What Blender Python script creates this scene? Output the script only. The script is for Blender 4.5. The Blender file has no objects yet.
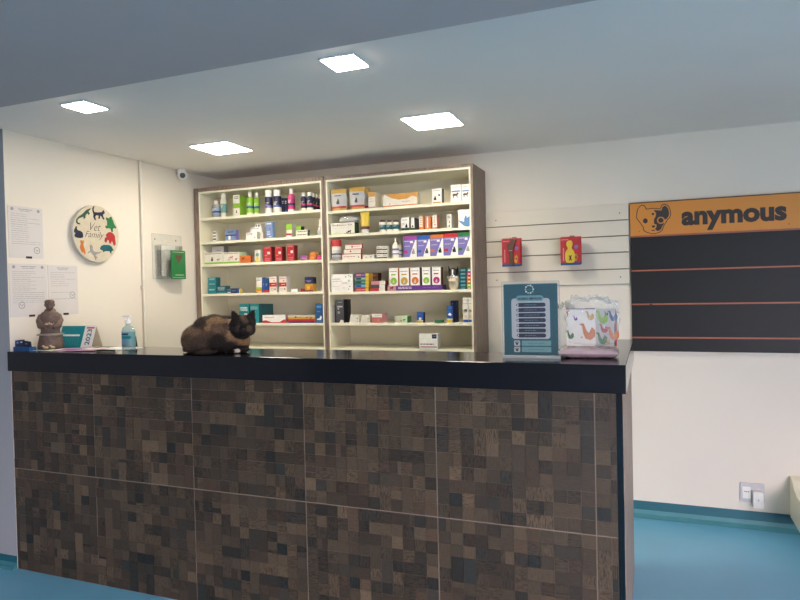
import bpy, bmesh, math, random
from mathutils import Vector, Matrix, noise
random.seed(7)
PI = math.pi
scene = bpy.context.scene
COL = scene.collection

# ------------------------------------------------------------------ camera
YAW, PIT, ROL, FPX = 0.375952, -0.0188432, 0.0229707, 635.84
H = 1.4676                                   # eye height above the floor
cy, sy = math.cos(YAW), math.sin(YAW)
Ry = Matrix(((cy, -sy, 0), (sy, cy, 0), (0, 0, 1)))
B = Matrix(((1, 0, 0), (0, 0, 1), (0, -1, 0)))
Rp = Matrix(((1, 0, 0), (0, math.cos(PIT), -math.sin(PIT)), (0, math.sin(PIT), math.cos(PIT))))
Rr = Matrix(((math.cos(ROL), -math.sin(ROL), 0), (math.sin(ROL), math.cos(ROL), 0), (0, 0, 1)))
RC = Ry @ B @ Rp @ Rr
cam = bpy.data.cameras.new('camera')
camo = bpy.data.objects.new('camera', cam)
COL.objects.link(camo)
cam.sensor_width = 36; cam.sensor_fit = 'HORIZONTAL'
cam.lens = FPX / 800 * 36; cam.clip_start = 0.02
F3 = Matrix(((1, 0, 0), (0, -1, 0), (0, 0, -1)))
camo.matrix_world = Matrix.Translation((0, 0, H)) @ (RC @ F3).to_4x4()
scene.camera = camo

def _ray(u, v): return RC @ Vector(((u-400)/FPX, (v-300)/FPX, 1))
def onY(u, v, Y):
    d = _ray(u, v); t = Y/d.y; return (d.x*t, d.z*t+H)          # X, Z
def onX(u, v, X):
    d = _ray(u, v); t = X/d.x; return (d.y*t, d.z*t+H)          # Y, Z
def onZ(u, v, Z):
    d = _ray(u, v); t = (Z-H)/d.z; return (d.x*t, d.y*t)        # X, Y

# --------------------------------------------------------------- materials
def lin(c): 
    c /= 255
    return c/12.92 if c <= .04045 else ((c+.055)/1.055)**2.4
def rgb(c): return (lin(c[0]), lin(c[1]), lin(c[2]), 1)
MATS = {}
def mute(c):
    g = sum(c)/3; return tuple(max(0, min(255, (x*.8+g*.2)*.93)) for x in c)
def mat(name, c, rough=.5, metal=0, spec=.5, var=.06, scale=30, bump=0, coat=0):
    m = bpy.data.materials.new(name); m.use_nodes = True
    nt = m.node_tree; p = nt.nodes['Principled BSDF']
    p.inputs['Roughness'].default_value = rough; p.inputs['Metallic'].default_value = metal
    p.inputs['Specular IOR Level'].default_value = spec
    p.inputs['Coat Weight'].default_value = coat
    tc = nt.nodes.new('ShaderNodeTexCoord'); n = nt.nodes.new('ShaderNodeTexNoise')
    n.inputs['Scale'].default_value = scale; n.inputs['Detail'].default_value = 3
    nt.links.new(tc.outputs['Object'], n.inputs['Vector'])
    r = nt.nodes.new('ShaderNodeValToRGB')
    a = rgb(c)
    r.color_ramp.elements[0].position = .3; r.color_ramp.elements[1].position = .7
    r.color_ramp.elements[0].color = tuple(x*(1-var) for x in a[:3])+(1,)
    r.color_ramp.elements[1].color = tuple(min(1, x*(1+var)) for x in a[:3])+(1,)
    nt.links.new(n.outputs['Fac'], r.inputs['Fac']); nt.links.new(r.outputs['Color'], p.inputs['Base Color'])
    if bump:
        b = nt.nodes.new('ShaderNodeBump'); b.inputs['Strength'].default_value = bump; b.inputs['Distance'].default_value = .003
        nt.links.new(n.outputs['Fac'], b.inputs['Height']); nt.links.new(b.outputs['Normal'], p.inputs['Normal'])
    MATS[name] = m
    return m
PAL = dict(white=(238, 236, 230), offwhite=(226, 222, 208), cream=(226, 212, 180), grey=(150, 150, 152), lgrey=(190, 190, 190),
 dgrey=(72, 74, 78), black=(22, 22, 26), navy=(30, 38, 92), dnavy=(22, 30, 60), blue=(30, 90, 190), sky=(90, 150, 215), lblue=(120, 150, 205),
 teal=(0, 150, 160), dteal=(10, 105, 120), pteal=(110, 175, 175), lime=(150, 215, 40), green=(30, 140, 70), dgreen=(40, 90, 60),
 yellow=(245, 205, 40), gold=(225, 170, 50), orange=(245, 120, 30), lorange=(245, 170, 70), red=(215, 35, 45), dred=(150, 25, 35),
 maroon=(95, 30, 30), pink=(235, 60, 130), magenta=(215, 30, 130), purple=(110, 45, 160), violet=(170, 60, 180), lilac=(125, 115, 200), rose=(225, 140, 150),
 brown=(95, 68, 55), tan=(190, 150, 110), salmon=(225, 120, 100), pale=(196, 220, 180), dpurple=(80, 40, 110), steel=(20, 90, 160), pinkcloth=(225, 180, 200))
for k, v in PAL.items(): mat(k, mute(v) if max(v)-min(v) > 40 else v, rough=.42)
mat('plate_grey', (196, 197, 202), rough=.4)
mat('paperwhite', (214, 208, 204), rough=.6, var=.01)
mat('faint', (172, 168, 168), rough=.7)
mat('ink', (70, 72, 80), rough=.6)
mat('posterteal', (8, 84, 96), rough=.5, var=.02)
mat('signink', (55, 48, 48), rough=.6)

def glassy(name, c, alpha, rough=.05):
    m = bpy.data.materials.new(name); m.use_nodes = True; nt = m.node_tree; nt.nodes.clear()
    o = nt.nodes.new('ShaderNodeOutputMaterial'); t = nt.nodes.new('ShaderNodeBsdfTransparent'); g = nt.nodes.new('ShaderNodeBsdfGlossy')
    d = nt.nodes.new('ShaderNodeBsdfDiffuse'); d.inputs['Color'].default_value = rgb(c)
    t.inputs['Color'].default_value = (.97, .98, .98, 1); g.inputs['Roughness'].default_value = rough
    f = nt.nodes.new('ShaderNodeFresnel'); f.inputs['IOR'].default_value = 1.45
    m1 = nt.nodes.new('ShaderNodeMixShader'); m1.inputs['Fac'].default_value = alpha
    m2 = nt.nodes.new('ShaderNodeMixShader')
    nt.links.new(t.outputs[0], m1.inputs[1]); nt.links.new(d.outputs[0], m1.inputs[2])
    ge = nt.nodes.new('ShaderNodeNewGeometry'); su = nt.nodes.new('ShaderNodeMath'); su.operation = 'SUBTRACT'; su.inputs[0].default_value = 1
    mu = nt.nodes.new('ShaderNodeMath'); mu.operation = 'MULTIPLY'
    nt.links.new(ge.outputs['Backfacing'], su.inputs[1]); nt.links.new(f.outputs[0], mu.inputs[0]); nt.links.new(su.outputs[0], mu.inputs[1])
    nt.links.new(mu.outputs[0], m2.inputs['Fac']); nt.links.new(m1.outputs[0], m2.inputs[1]); nt.links.new(g.outputs[0], m2.inputs[2])
    nt.links.new(m2.outputs[0], o.inputs['Surface']); MATS[name] = m
    return m
glassy('acrylic', (225, 230, 232), .02)
glassy('acrylic_side', (225, 228, 228), .1)
glassy('acrylic_edge', (200, 212, 214), .65)
glassy('film', (238, 238, 232), .18, .18)
glassy('clearplastic', (215, 225, 228), .35)
glassy('gel', (150, 205, 205), .35)
glassy('window_glass', (240, 245, 250), .02)

def emit(name, c, s):
    m = bpy.data.materials.new(name); m.use_nodes = True; nt = m.node_tree; nt.nodes.clear()
    o = nt.nodes.new('ShaderNodeOutputMaterial'); e = nt.nodes.new('ShaderNodeEmission')
    e.inputs['Color'].default_value = c; e.inputs['Strength'].default_value = s
    nt.links.new(e.outputs[0], o.inputs['Surface']); MATS[name] = m
LAMP_C = (1, .885, .725, 1)
emit('lamp_large', LAMP_C, 57)
emit('lamp_small', LAMP_C, 74)

mat('wall_paint', (230, 222, 208), rough=.75, var=.012, scale=3, bump=.15)
mat('ceiling_paint', (246, 236, 226), rough=.85, var=.012, scale=2)
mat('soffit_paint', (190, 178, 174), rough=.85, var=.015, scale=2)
mat('wall_paint_shaded', (166, 168, 170), rough=.8, var=.012, scale=2)  # wall paint again, darkened and greyed to carry the front room's shade
mat('vinyl', (118, 188, 222), rough=.33, var=.05, scale=2.2, spec=.45)
mat('skirt', (28, 98, 112), rough=.5, var=.06, scale=9)
mat('skirt_light', (62, 128, 138), rough=.5, var=.08, scale=12)
mat('melamine', (236, 231, 208), rough=.45, var=.015, scale=5)
mat('carcass_brown', (134, 114, 100), rough=.55, var=.1, scale=14)
mat('slat', (222, 214, 198), rough=.5, var=.02, scale=4)
mat('groove', (120, 112, 100), rough=.7)
mat('panel_orange', (216, 140, 54), rough=.5, var=.02, scale=4)
mat('panel_dark', (24, 25, 27), rough=.5, spec=.35, var=.05, scale=4)
mat('strip_copper', (168, 92, 66), rough=.45, var=.05)
mat('grout', (140, 124, 108), rough=.8)
mat('fixture', (225, 225, 225), rough=.4)
mat('clay', (100, 82, 74), rough=.6, var=.22, scale=55, bump=.5)
mat('clay_light', (188, 160, 124), rough=.6, var=.2, scale=90)
mat('clay_rim', (150, 140, 126), rough=.5, var=.2, scale=90)
mat('cream_enamel', (232, 228, 205), rough=.35, var=.02)
mat('pipe_white', (226, 220, 206), rough=.5, var=.02)
mat('steel_wire', (190, 190, 190), rough=.25, metal=1)

def granite():
    m = mat('granite', (16, 18, 24), rough=.13, spec=.5, var=.5, scale=260)
    return m
granite()

def wood(name, c1, c2, sc=(3, 3, .5), rough=.5):
    m = bpy.data.materials.new(name); m.use_nodes = True; nt = m.node_tree; p = nt.nodes['Principled BSDF']
    tc = nt.nodes.new('ShaderNodeTexCoord'); mp = nt.nodes.new('ShaderNodeMapping'); mp.inputs['Scale'].default_value = sc
    n = nt.nodes.new('ShaderNodeTexNoise'); n.inputs['Scale'].default_value = 18; n.inputs['Detail'].default_value = 6; n.inputs['Distortion'].default_value = .6
    r = nt.nodes.new('ShaderNodeValToRGB'); r.color_ramp.elements[0].position = .35; r.color_ramp.elements[1].position = .68
    r.color_ramp.elements[0].color = rgb(c1); r.color_ramp.elements[1].color = rgb(c2)
    nt.links.new(tc.outputs['Object'], mp.inputs['Vector']); nt.links.new(mp.outputs[0], n.inputs['Vector'])
    nt.links.new(n.outputs['Fac'], r.inputs['Fac']); nt.links.new(r.outputs['Color'], p.inputs['Base Color'])
    p.inputs['Roughness'].default_value = rough; MATS[name] = m
wood('end_wood', (128, 108, 96), (178, 158, 142), (6, 6, .45))
wood('cabinet_wood', (112, 94, 82), (146, 126, 112), (5, 5, .5))

def mosaic_mat():
    m = bpy.data.materials.new('wood_mosaic'); m.use_nodes = True; nt = m.node_tree; p = nt.nodes['Principled BSDF']
    uv = nt.nodes.new('ShaderNodeUVMap'); uv.uv_map = 'grain'
    mp = nt.nodes.new('ShaderNodeMapping'); mp.inputs['Scale'].default_value = (1, 5, 1)
    n = nt.nodes.new('ShaderNodeTexNoise'); n.inputs['Scale'].default_value = 4.2; n.inputs['Detail'].default_value = 5; n.inputs['Distortion'].default_value = .9
    r = nt.nodes.new('ShaderNodeValToRGB')
    r.color_ramp.elements[0].position = .36; r.color_ramp.elements[1].position = .56
    r.color_ramp.elements[0].color = (.3, .3, .31, 1); r.color_ramp.elements[1].color = (1.06, 1.04, 1.02, 1)
    a = nt.nodes.new('ShaderNodeVertexColor'); a.layer_name = 'tint'
    mx = nt.nodes.new('ShaderNodeMix'); mx.data_type = 'RGBA'; mx.blend_type = 'MULTIPLY'; nt.links.new(a.outputs['Alpha'], mx.inputs[0])
    nt.links.new(uv.outputs[0], mp.inputs['Vector']); nt.links.new(mp.outputs[0], n.inputs['Vector']); nt.links.new(n.outputs['Fac'], r.inputs['Fac'])
    nt.links.new(a.outputs['Color'], mx.inputs[6]); nt.links.new(r.outputs['Color'], mx.inputs[7]); nt.links.new(mx.outputs[2], p.inputs['Base Color'])
    p.inputs['Roughness'].default_value = .42; MATS['wood_mosaic'] = m
mosaic_mat()

def fur_mat():
    m = bpy.data.materials.new('cat_fur'); m.use_nodes = True; nt = m.node_tree; p = nt.nodes['Principled BSDF']
    a = nt.nodes.new('ShaderNodeVertexColor'); a.layer_name = 'coat'
    tc = nt.nodes.new('ShaderNodeTexCoord'); n = nt.nodes.new('ShaderNodeTexNoise'); n.inputs['Scale'].default_value = 130; n.inputs['Detail'].default_value = 4
    r = nt.nodes.new('ShaderNodeValToRGB'); r.color_ramp.elements[0].position = .3; r.color_ramp.elements[1].position = .7
    r.color_ramp.elements[0].color = (.6, .6, .6, 1); r.color_ramp.elements[1].color = (1.3, 1.27, 1.22, 1)
    mx = nt.nodes.new('ShaderNodeMix'); mx.data_type = 'RGBA'; mx.blend_type = 'MULTIPLY'; mx.inputs['Factor'].default_value = 1
    nt.links.new(tc.outputs['Object'], n.inputs['Vector']); nt.links.new(n.outputs['Fac'], r.inputs['Fac'])
    nt.links.new(a.outputs['Color'], mx.inputs[6]); nt.links.new(r.outputs['Color'], mx.inputs[7]); nt.links.new(mx.outputs[2], p.inputs['Base Color'])
    p.inputs['Roughness'].default_value = .75; p.inputs['Specular IOR Level'].default_value = .25; MATS['cat_fur'] = m
fur_mat()

# ------------------------------------------------------------ mesh builder
class MB:
    def __init__(s): s.v = []; s.f = []; s.m = []; s.sm = []; s.mats = []
    def mi(s, m):
        if m not in s.mats: s.mats.append(m)
        return s.mats.index(m)
    def add(s, vs, fs, m, smooth=False):
        o = len(s.v); s.v += [tuple(x) for x in vs]
        k = s.mi(m)
        for f in fs: s.f.append(tuple(i+o for i in f)); s.m.append(k); s.sm.append(smooth)
        return s
    def box(s, x0, x1, y0, y1, z0, z1, m, sides=None):
        vs = [(x0, y0, z0), (x1, y0, z0), (x1, y1, z0), (x0, y1, z0), (x0, y0, z1), (x1, y0, z1), (x1, y1, z1), (x0, y1, z1)]
        fs = [(0, 1, 5, 4), (1, 2, 6, 5), (2, 3, 7, 6), (3, 0, 4, 7), (4, 5, 6, 7), (3, 2, 1, 0)]
        if sides:
            s.add(vs, [fs[0]]+fs[4:], m); s.add(vs, fs[1:4], sides)
        else: s.add(vs, fs, m)
        return s
    def prism(s, pts, y0, y1, m, side=None):            # outline in x, z
        n = len(pts)
        ar = sum(pts[i][0]*pts[(i+1) % n][1]-pts[(i+1) % n][0]*pts[i][1] for i in range(n))
        if ar < 0: pts = pts[::-1]
        vs = [(x, y0, z) for x, z in pts]+[(x, y1, z) for x, z in pts]
        s.add(vs, [tuple(range(n)), tuple(range(2*n-1, n-1, -1))], m)
        s.add(vs, [(i, i+n, (i+1) % n+n, (i+1) % n) for i in range(n)], side or m)
        return s
    def rrect(s, x0, x1, z0, z1, r, y0, y1, m):
        pts = []
        for cx, cz, a0 in ((x1-r, z1-r, 0), (x0+r, z1-r, 90), (x0+r, z0+r, 180), (x1-r, z0+r, 270)):
            for k in range(5):
                a = math.radians(a0+k*22.5); pts.append((cx+r*math.cos(a), cz+r*math.sin(a)))
        return s.prism(pts, y0, y1, m)
    def disc(s, cx, cz, r, y0, y1, m, n=24, side=None):
        return s.prism([(cx+r*math.cos(2*PI*i/n), cz+r*math.sin(2*PI*i/n)) for i in range(n)], y0, y1, m, side)
    def lathe(s, prof, m, c=(0, 0, 0), n=20, sx=1, sy=1, smooth=True):
        vs = []
        for r, z in prof:
            for i in range(n):
                a = 2*PI*i/n; vs.append((c[0]+r*sx*math.cos(a), c[1]+r*sy*math.sin(a), c[2]+z))
        fs = []
        for k in range(len(prof)-1):
            for i in range(n): fs.append((k*n+i, k*n+(i+1) % n, (k+1)*n+(i+1) % n, (k+1)*n+i))
        s.add(vs, fs, m, smooth)
        s.add(vs, [tuple(range(n-1, -1, -1)), tuple(range((len(prof)-1)*n, len(prof)*n))], m)
        return s
    def ell(s, c, r, m, n=16, k=10, fn=None):
        vs = [];
        for j in range(k+1):
            t = PI*j/k
            for i in range(n):
                a = 2*PI*i/n
                q = Vector((r[0]*math.sin(t)*math.cos(a), r[1]*math.sin(t)*math.sin(a), -r[2]*math.cos(t)))
                if fn: q = fn(q)
                vs.append((c[0]+q.x, c[1]+q.y, c[2]+q.z))
        fs = [(j*n+i, j*n+(i+1) % n, (j+1)*n+(i+1) % n, (j+1)*n+i) for j in range(k) for i in range(n)]
        return s.add(vs, fs, m, True)
    def tube(s, pts, r, m, n=8):
        pts = [Vector(p) for p in pts]; vs = []
        up = Vector((0, 0, 1))
        for i, p in enumerate(pts):
            d = (pts[min(i+1, len(pts)-1)]-pts[max(i-1, 0)]).normalized()
            a = d.cross(up) if abs(d.z) < .95 else d.cross(Vector((1, 0, 0)))
            a.normalize(); b = d.cross(a)
            rr = r[i] if isinstance(r, (list, tuple)) else r
            for k in range(n):
                t = 2*PI*k/n; vs.append(p+a*rr*math.cos(t)+b*rr*math.sin(t))
        fs = [(i*n+k, (i+1)*n+k, (i+1)*n+(k+1) % n, i*n+(k+1) % n) for i in range(len(pts)-1) for k in range(n)]
        s.add(vs, fs, m, True)
        s.add(vs, [tuple(range(n)), tuple(range(len(pts)*n-1, (len(pts)-1)*n-1, -1))], m)
        return s
    def stroke(s, pts, w, y0, y1, m, closed=False):      # flat line of width w in x, z
        n = len(pts); rng = range(n if closed else n-1)
        for i in rng:
            a = Vector(pts[i]); b = Vector(pts[(i+1) % n]); d = b-a
            if d.length < 1e-6: continue
            d.normalize(); q = Vector((-d.y, d.x))*w/2; e = d*w*.35
            s.prism([tuple(a-q-e), tuple(b-q+e), tuple(b+q+e), tuple(a+q-e)], y0, y1, m)
        return s
    def text(s, t, size, x, z, y, m, w=None, h=None, off=0, shear=0, align='LEFT', ext=.0004, rot=0):
        cu = bpy.data.curves.new('t', 'FONT'); cu.body = t; cu.size = size; cu.offset = off; cu.shear = shear
        cu.extrude = ext; cu.resolution_u = 3
        o = bpy.data.objects.new('t', cu); COL.objects.link(o)
        dg = bpy.context.evaluated_depsgraph_get(); me = bpy.data.meshes.new_from_object(o.evaluated_get(dg))
        vs = [v.co.copy() for v in me.vertices]; fs = [tuple(p.vertices) for p in me.polygons]
        bpy.data.objects.remove(o); bpy.data.curves.remove(cu); bpy.data.meshes.remove(me)
        if not vs: return s
        x0 = min(v.x for v in vs); x1 = max(v.x for v in vs); z0 = min(v.y for v in vs); z1 = max(v.y for v in vs)
        kx = w/(x1-x0) if w else 1; kz = h/(z1-z0) if h else kx
        if align == 'CENTER': ox = -(x0+x1)/2*kx
        else: ox = -x0*kx
        out = []
        for v in vs:
            a, b = v.x*kx+ox, v.y*kz
            if rot: a, b = a*math.cos(rot)-b*math.sin(rot), a*math.sin(rot)+b*math.cos(rot)
            out.append((x+a, y-v.z, z+b))
        return s.add(out, fs, m)
    def build(s, name, parent=None, loc=None, rot=0, bevel=0, kind=None, label=None):
        me = bpy.data.meshes.new(name); me.from_pydata(s.v, [], s.f)
        for m in s.mats: me.materials.append(MATS[m])
        me.polygons.foreach_set('material_index', s.m); me.polygons.foreach_set('use_smooth', s.sm)
        me.update()
        o = bpy.data.objects.new(name, me); COL.objects.link(o)
        if parent: o.parent = parent
        if loc: o.location = loc
        if rot: o.rotation_euler = (0, 0, rot)
        if bevel:
            b = o.modifiers.new('bevel', 'BEVEL'); b.width = bevel; b.segments = 2; b.limit_method = 'ANGLE'; b.angle_limit = math.radians(50)
        if kind: o['kind'] = kind
        if label: o['label'] = label
        return o

def tag(o, label, cat, group=None):
    o['label'] = label; o['category'] = cat
    if group: o['group'] = group
    return o
def thing(name, label, cat, loc, rot=0, group=None):
    o = bpy.data.objects.new(name, None); COL.objects.link(o); o.location = loc; o.rotation_euler = (0, 0, rot)
    o.empty_display_size = .05
    return tag(o, label, cat, group)

# ------------------------------------------------------------------- shell
XL, YB, ZC = -3.2064, 4.2328, 2.366
YW = 2.402                        # plane of the wall return left of the counter
XR, YF0, XFL = 3.3, -3.2, -4.6
WX0, WX1 = 1.75, 3.2
FC = .12                         # drop of the front ceiling
def plate(name, x0, x1, y0, y1, z0, z1, m): return MB().box(x0, x1, y0, y1, z0, z1, m).build(name, kind='structure')
plate('floor', XFL-.1, XR+.1, YF0-.1, YB+.1, -.06, 0, 'vinyl')
ydrop = 2.13*(ZC-FC-H)/(ZC-H)
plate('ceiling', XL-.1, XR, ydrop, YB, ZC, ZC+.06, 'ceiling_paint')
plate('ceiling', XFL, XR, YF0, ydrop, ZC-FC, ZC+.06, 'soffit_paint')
plate('wall_back', XL-.1, XR+.1, YB, YB+.1, 0, ZC+.06, 'wall_paint')
MB().box(XL-.1, XL, YW, YB, 0, ZC, 'wall_paint_shaded', 'wall_paint').build('wall_left', kind='structure')
# return wall: same paint as the cream side, shade put into its colour
plate('wall_front_left', XFL, XL-.1, YW, YW+.06, 0, ZC, 'wall_paint_shaded')
plate('ceiling', XFL, XL, ydrop, YW, ZC, ZC+.06, 'ceiling_paint')
plate('wall_left', XFL-.1, XFL, YF0, YW+.06, 0, ZC+.06, 'wall_paint_shaded')
# right wall with a glazed opening, front wall with a large window (daylight)
b = MB(); b.box(XR, XR+.1, YF0, -2.4, 0, ZC+.06, 'wall_paint_shaded'); b.box(XR, XR+.1, -.5, YB, 0, ZC+.06, 'wall_paint_shaded')
b.box(XR, XR+.1, -2.4, -.5, 0, .1, 'wall_paint_shaded'); b.box(XR, XR+.1, -2.4, -.5, 2.1, ZC+.06, 'wall_paint_shaded')
b.build('wall_right', kind='structure')
b = MB(); b.box(XFL, WX0, YF0-.1, YF0, 0, ZC+.06, 'wall_paint_shaded'); b.box(WX1, XR, YF0-.1, YF0, 0, ZC+.06, 'wall_paint_shaded')
b.box(WX0, WX1, YF0-.1, YF0, 0, .1, 'wall_paint_shaded'); b.box(WX0, WX1, YF0-.1, YF0, 2.1, ZC+.06, 'wall_paint_shaded')
b.build('wall_front', kind='structure')
def window(name, x0, x1, z0, z1, loc, rot):
    root = bpy.data.objects.new(name, None); COL.objects.link(root); root.location = loc; root.rotation_euler = (0, 0, rot); root['kind'] = 'structure'
    f = MB(); w = .05
    f.box(x0, x1, 0, .05, z0, z0+w, 'fixture'); f.box(x0, x1, 0, .05, z1-w, z1, 'fixture')
    n = 3
    for i in range(n+1):
        xx = x0+(x1-x0-w)*i/n; f.box(xx, xx+w, 0, .05, z0+w, z1-w, 'fixture')
    f.build('window_frame', root)
    for i in range(n):
        a = x0+(x1-x0-w)*i/n+w; c = x0+(x1-x0-w)*(i+1)/n
        MB().box(a, c, .02, .026, z0+w, z1-w, 'window_glass').build('window_pane', root)
window('window_1', WX0, WX1, .1, 2.1, (0, YF0-.08, 0), 0)
window('window_2', -2.4, -.5, .1, 2.1, (XR+.08, 0, 0), PI/2)

def skirting(name, L, h, loc, rot, hd):
    b = MB(); n = 8
    pts = [(0, h), (-.006, h), (-.008, hd)]
    lo = [(-.008, hd), (-.014, hd*.5), (-.024, .012), (-.034, .001), (0, .001)]
    def ext(pp, m):
        k = len(pp); vs = [(0, y, z) for y, z in pp]+[(L, y, z) for y, z in pp]
        b.add(vs, [(i, i+1, i+1+k, i+k) for i in range(k-1)], m); b.add(vs, [tuple(range(k)), tuple(range(2*k-1, k-1, -1))], m)
    ext(pts+[(0, hd)], 'skirt'); ext(lo+[(0, hd)], 'skirt_light')
    b.build(name, loc=loc, rot=rot, kind='structure')
skirting('baseboard_back', XR-XL, .1, (XL, YB, 0), 0, .047)
skirting('baseboard_left', XL-.0-XFL, .065, (XFL, YW, 0), 0, .032)

# world + sun-less daylight
w = bpy.data.worlds.new('sky'); scene.world = w; w.use_nodes = True; nt = w.node_tree
bg = nt.nodes['Background']; bg.inputs['Strength'].default_value = 35
tc = nt.nodes.new('ShaderNodeTexCoord'); sx_ = nt.nodes.new('ShaderNodeSeparateXYZ'); rp = nt.nodes.new('ShaderNodeValToRGB'); mr = nt.nodes.new('ShaderNodeMapRange')
mr.inputs['From Min'].default_value = -1; nt.links.new(tc.outputs['Generated'], sx_.inputs[0]); nt.links.new(sx_.outputs['Z'], mr.inputs['Value']); nt.links.new(mr.outputs[0], rp.inputs['Fac'])
rp.color_ramp.elements[0].position = .48; rp.color_ramp.elements[0].color = (.26, .25, .25, 1); rp.color_ramp.elements[1].position = .53; rp.color_ramp.elements[1].color = (1.0, .835, .91, 1)
nt.links.new(rp.outputs['Color'], bg.inputs['Color'])
for (loc, rot, sx, sz) in ((((WX0+WX1)/2, YF0-.12, 1.1), (PI/2, 0, PI), WX1-WX0, 2.0), ((XR+.12, -1.45, 1.1), (PI/2, 0, -PI/2), 1.9, 2.0)):
    l = bpy.data.lights.new('window_portal', 'AREA'); l.shape = 'RECTANGLE'; l.size = sx; l.size_y = sz
    l.cycles.is_portal = True
    o = bpy.data.objects.new('window_portal', l); COL.objects.link(o); o.location = loc
    d = Vector((0, 1, 0)) if rot[2] == PI else Vector((-1, 0, 0))
    o.rotation_euler = d.to_track_quat('-Z', 'Y').to_euler()

# ----------------------------------------------------------- ceiling lights
for lab, x, y, s in (('small square recessed ceiling light nearest the left wall', -2.482, 2.28, .136),
                     ('large square recessed ceiling light above the left shelving unit', -2.465, 3.288, .26),
                     ('small square recessed ceiling light at the edge of the dropped ceiling, right one', -1.11, 2.277, .136),
                     ('large square recessed ceiling light in front of the right shelving unit', -1.08, 3.275, .26)):
    t = thing('ceiling_light', lab, 'ceiling light', (x, y, ZC), 0, 'square recessed ceiling lights')
    h = s/2; f = MB(); q = .008
    for a in ((-h-q, h+q, -h-q, -h), (-h-q, h+q, h, h+q), (-h-q, -h, -h, h), (h, h+q, -h, h)): f.box(*a, -.008, 0, 'fixture')
    f.build('frame', t)
    MB().box(-h, h, -h, h, -.011, -.001, 'lamp_large' if s > .2 else 'lamp_small').build('diffuser', t)

# ------------------------------------------------------------------ counter
ZT = 1.1756
ctr = thing('reception_counter', 'long reception counter clad in brown wood mosaic tiles with black granite top', 'counter', (0, 0, 0))
cx0, cx1 = -3.232, -.086
top_pts = [(XL+.001, 2.384), (cx1, 2.384), (cx1, 3.475), (-.39, 3.475), (-.39, 2.745), (XL+.001, 2.745)]
n_ = len(top_pts); b = MB(); vs = [(x, y, ZT-.1035) for x, y in top_pts]+[(x, y, ZT) for x, y in top_pts]
b.add(vs, [tuple(range(n_-1, -1, -1)), tuple(range(n_, 2*n_))]+[(i, (i+1) % n_, (i+1) % n_+n_, i+n_) for i in range(n_)], 'granite')
b.build('countertop', ctr, bevel=.0015)
fx0, fx1 = -3.2, -.121
YT = 2.4015
MB().box(fx0, fx1, YT, YT+.03, 0, ZT-.1035, 'grout').box(fx0+.01, -.38, 2.7, 2.72, 0, ZT-.1035, 'melamine').box(-.38, -.36, 2.7, 3.44, 0, ZT-.1035, 'melamine').box(-.38, fx1, 3.44, 3.46, 0, ZT-.1035, 'melamine').build('carcass', ctr)
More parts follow.
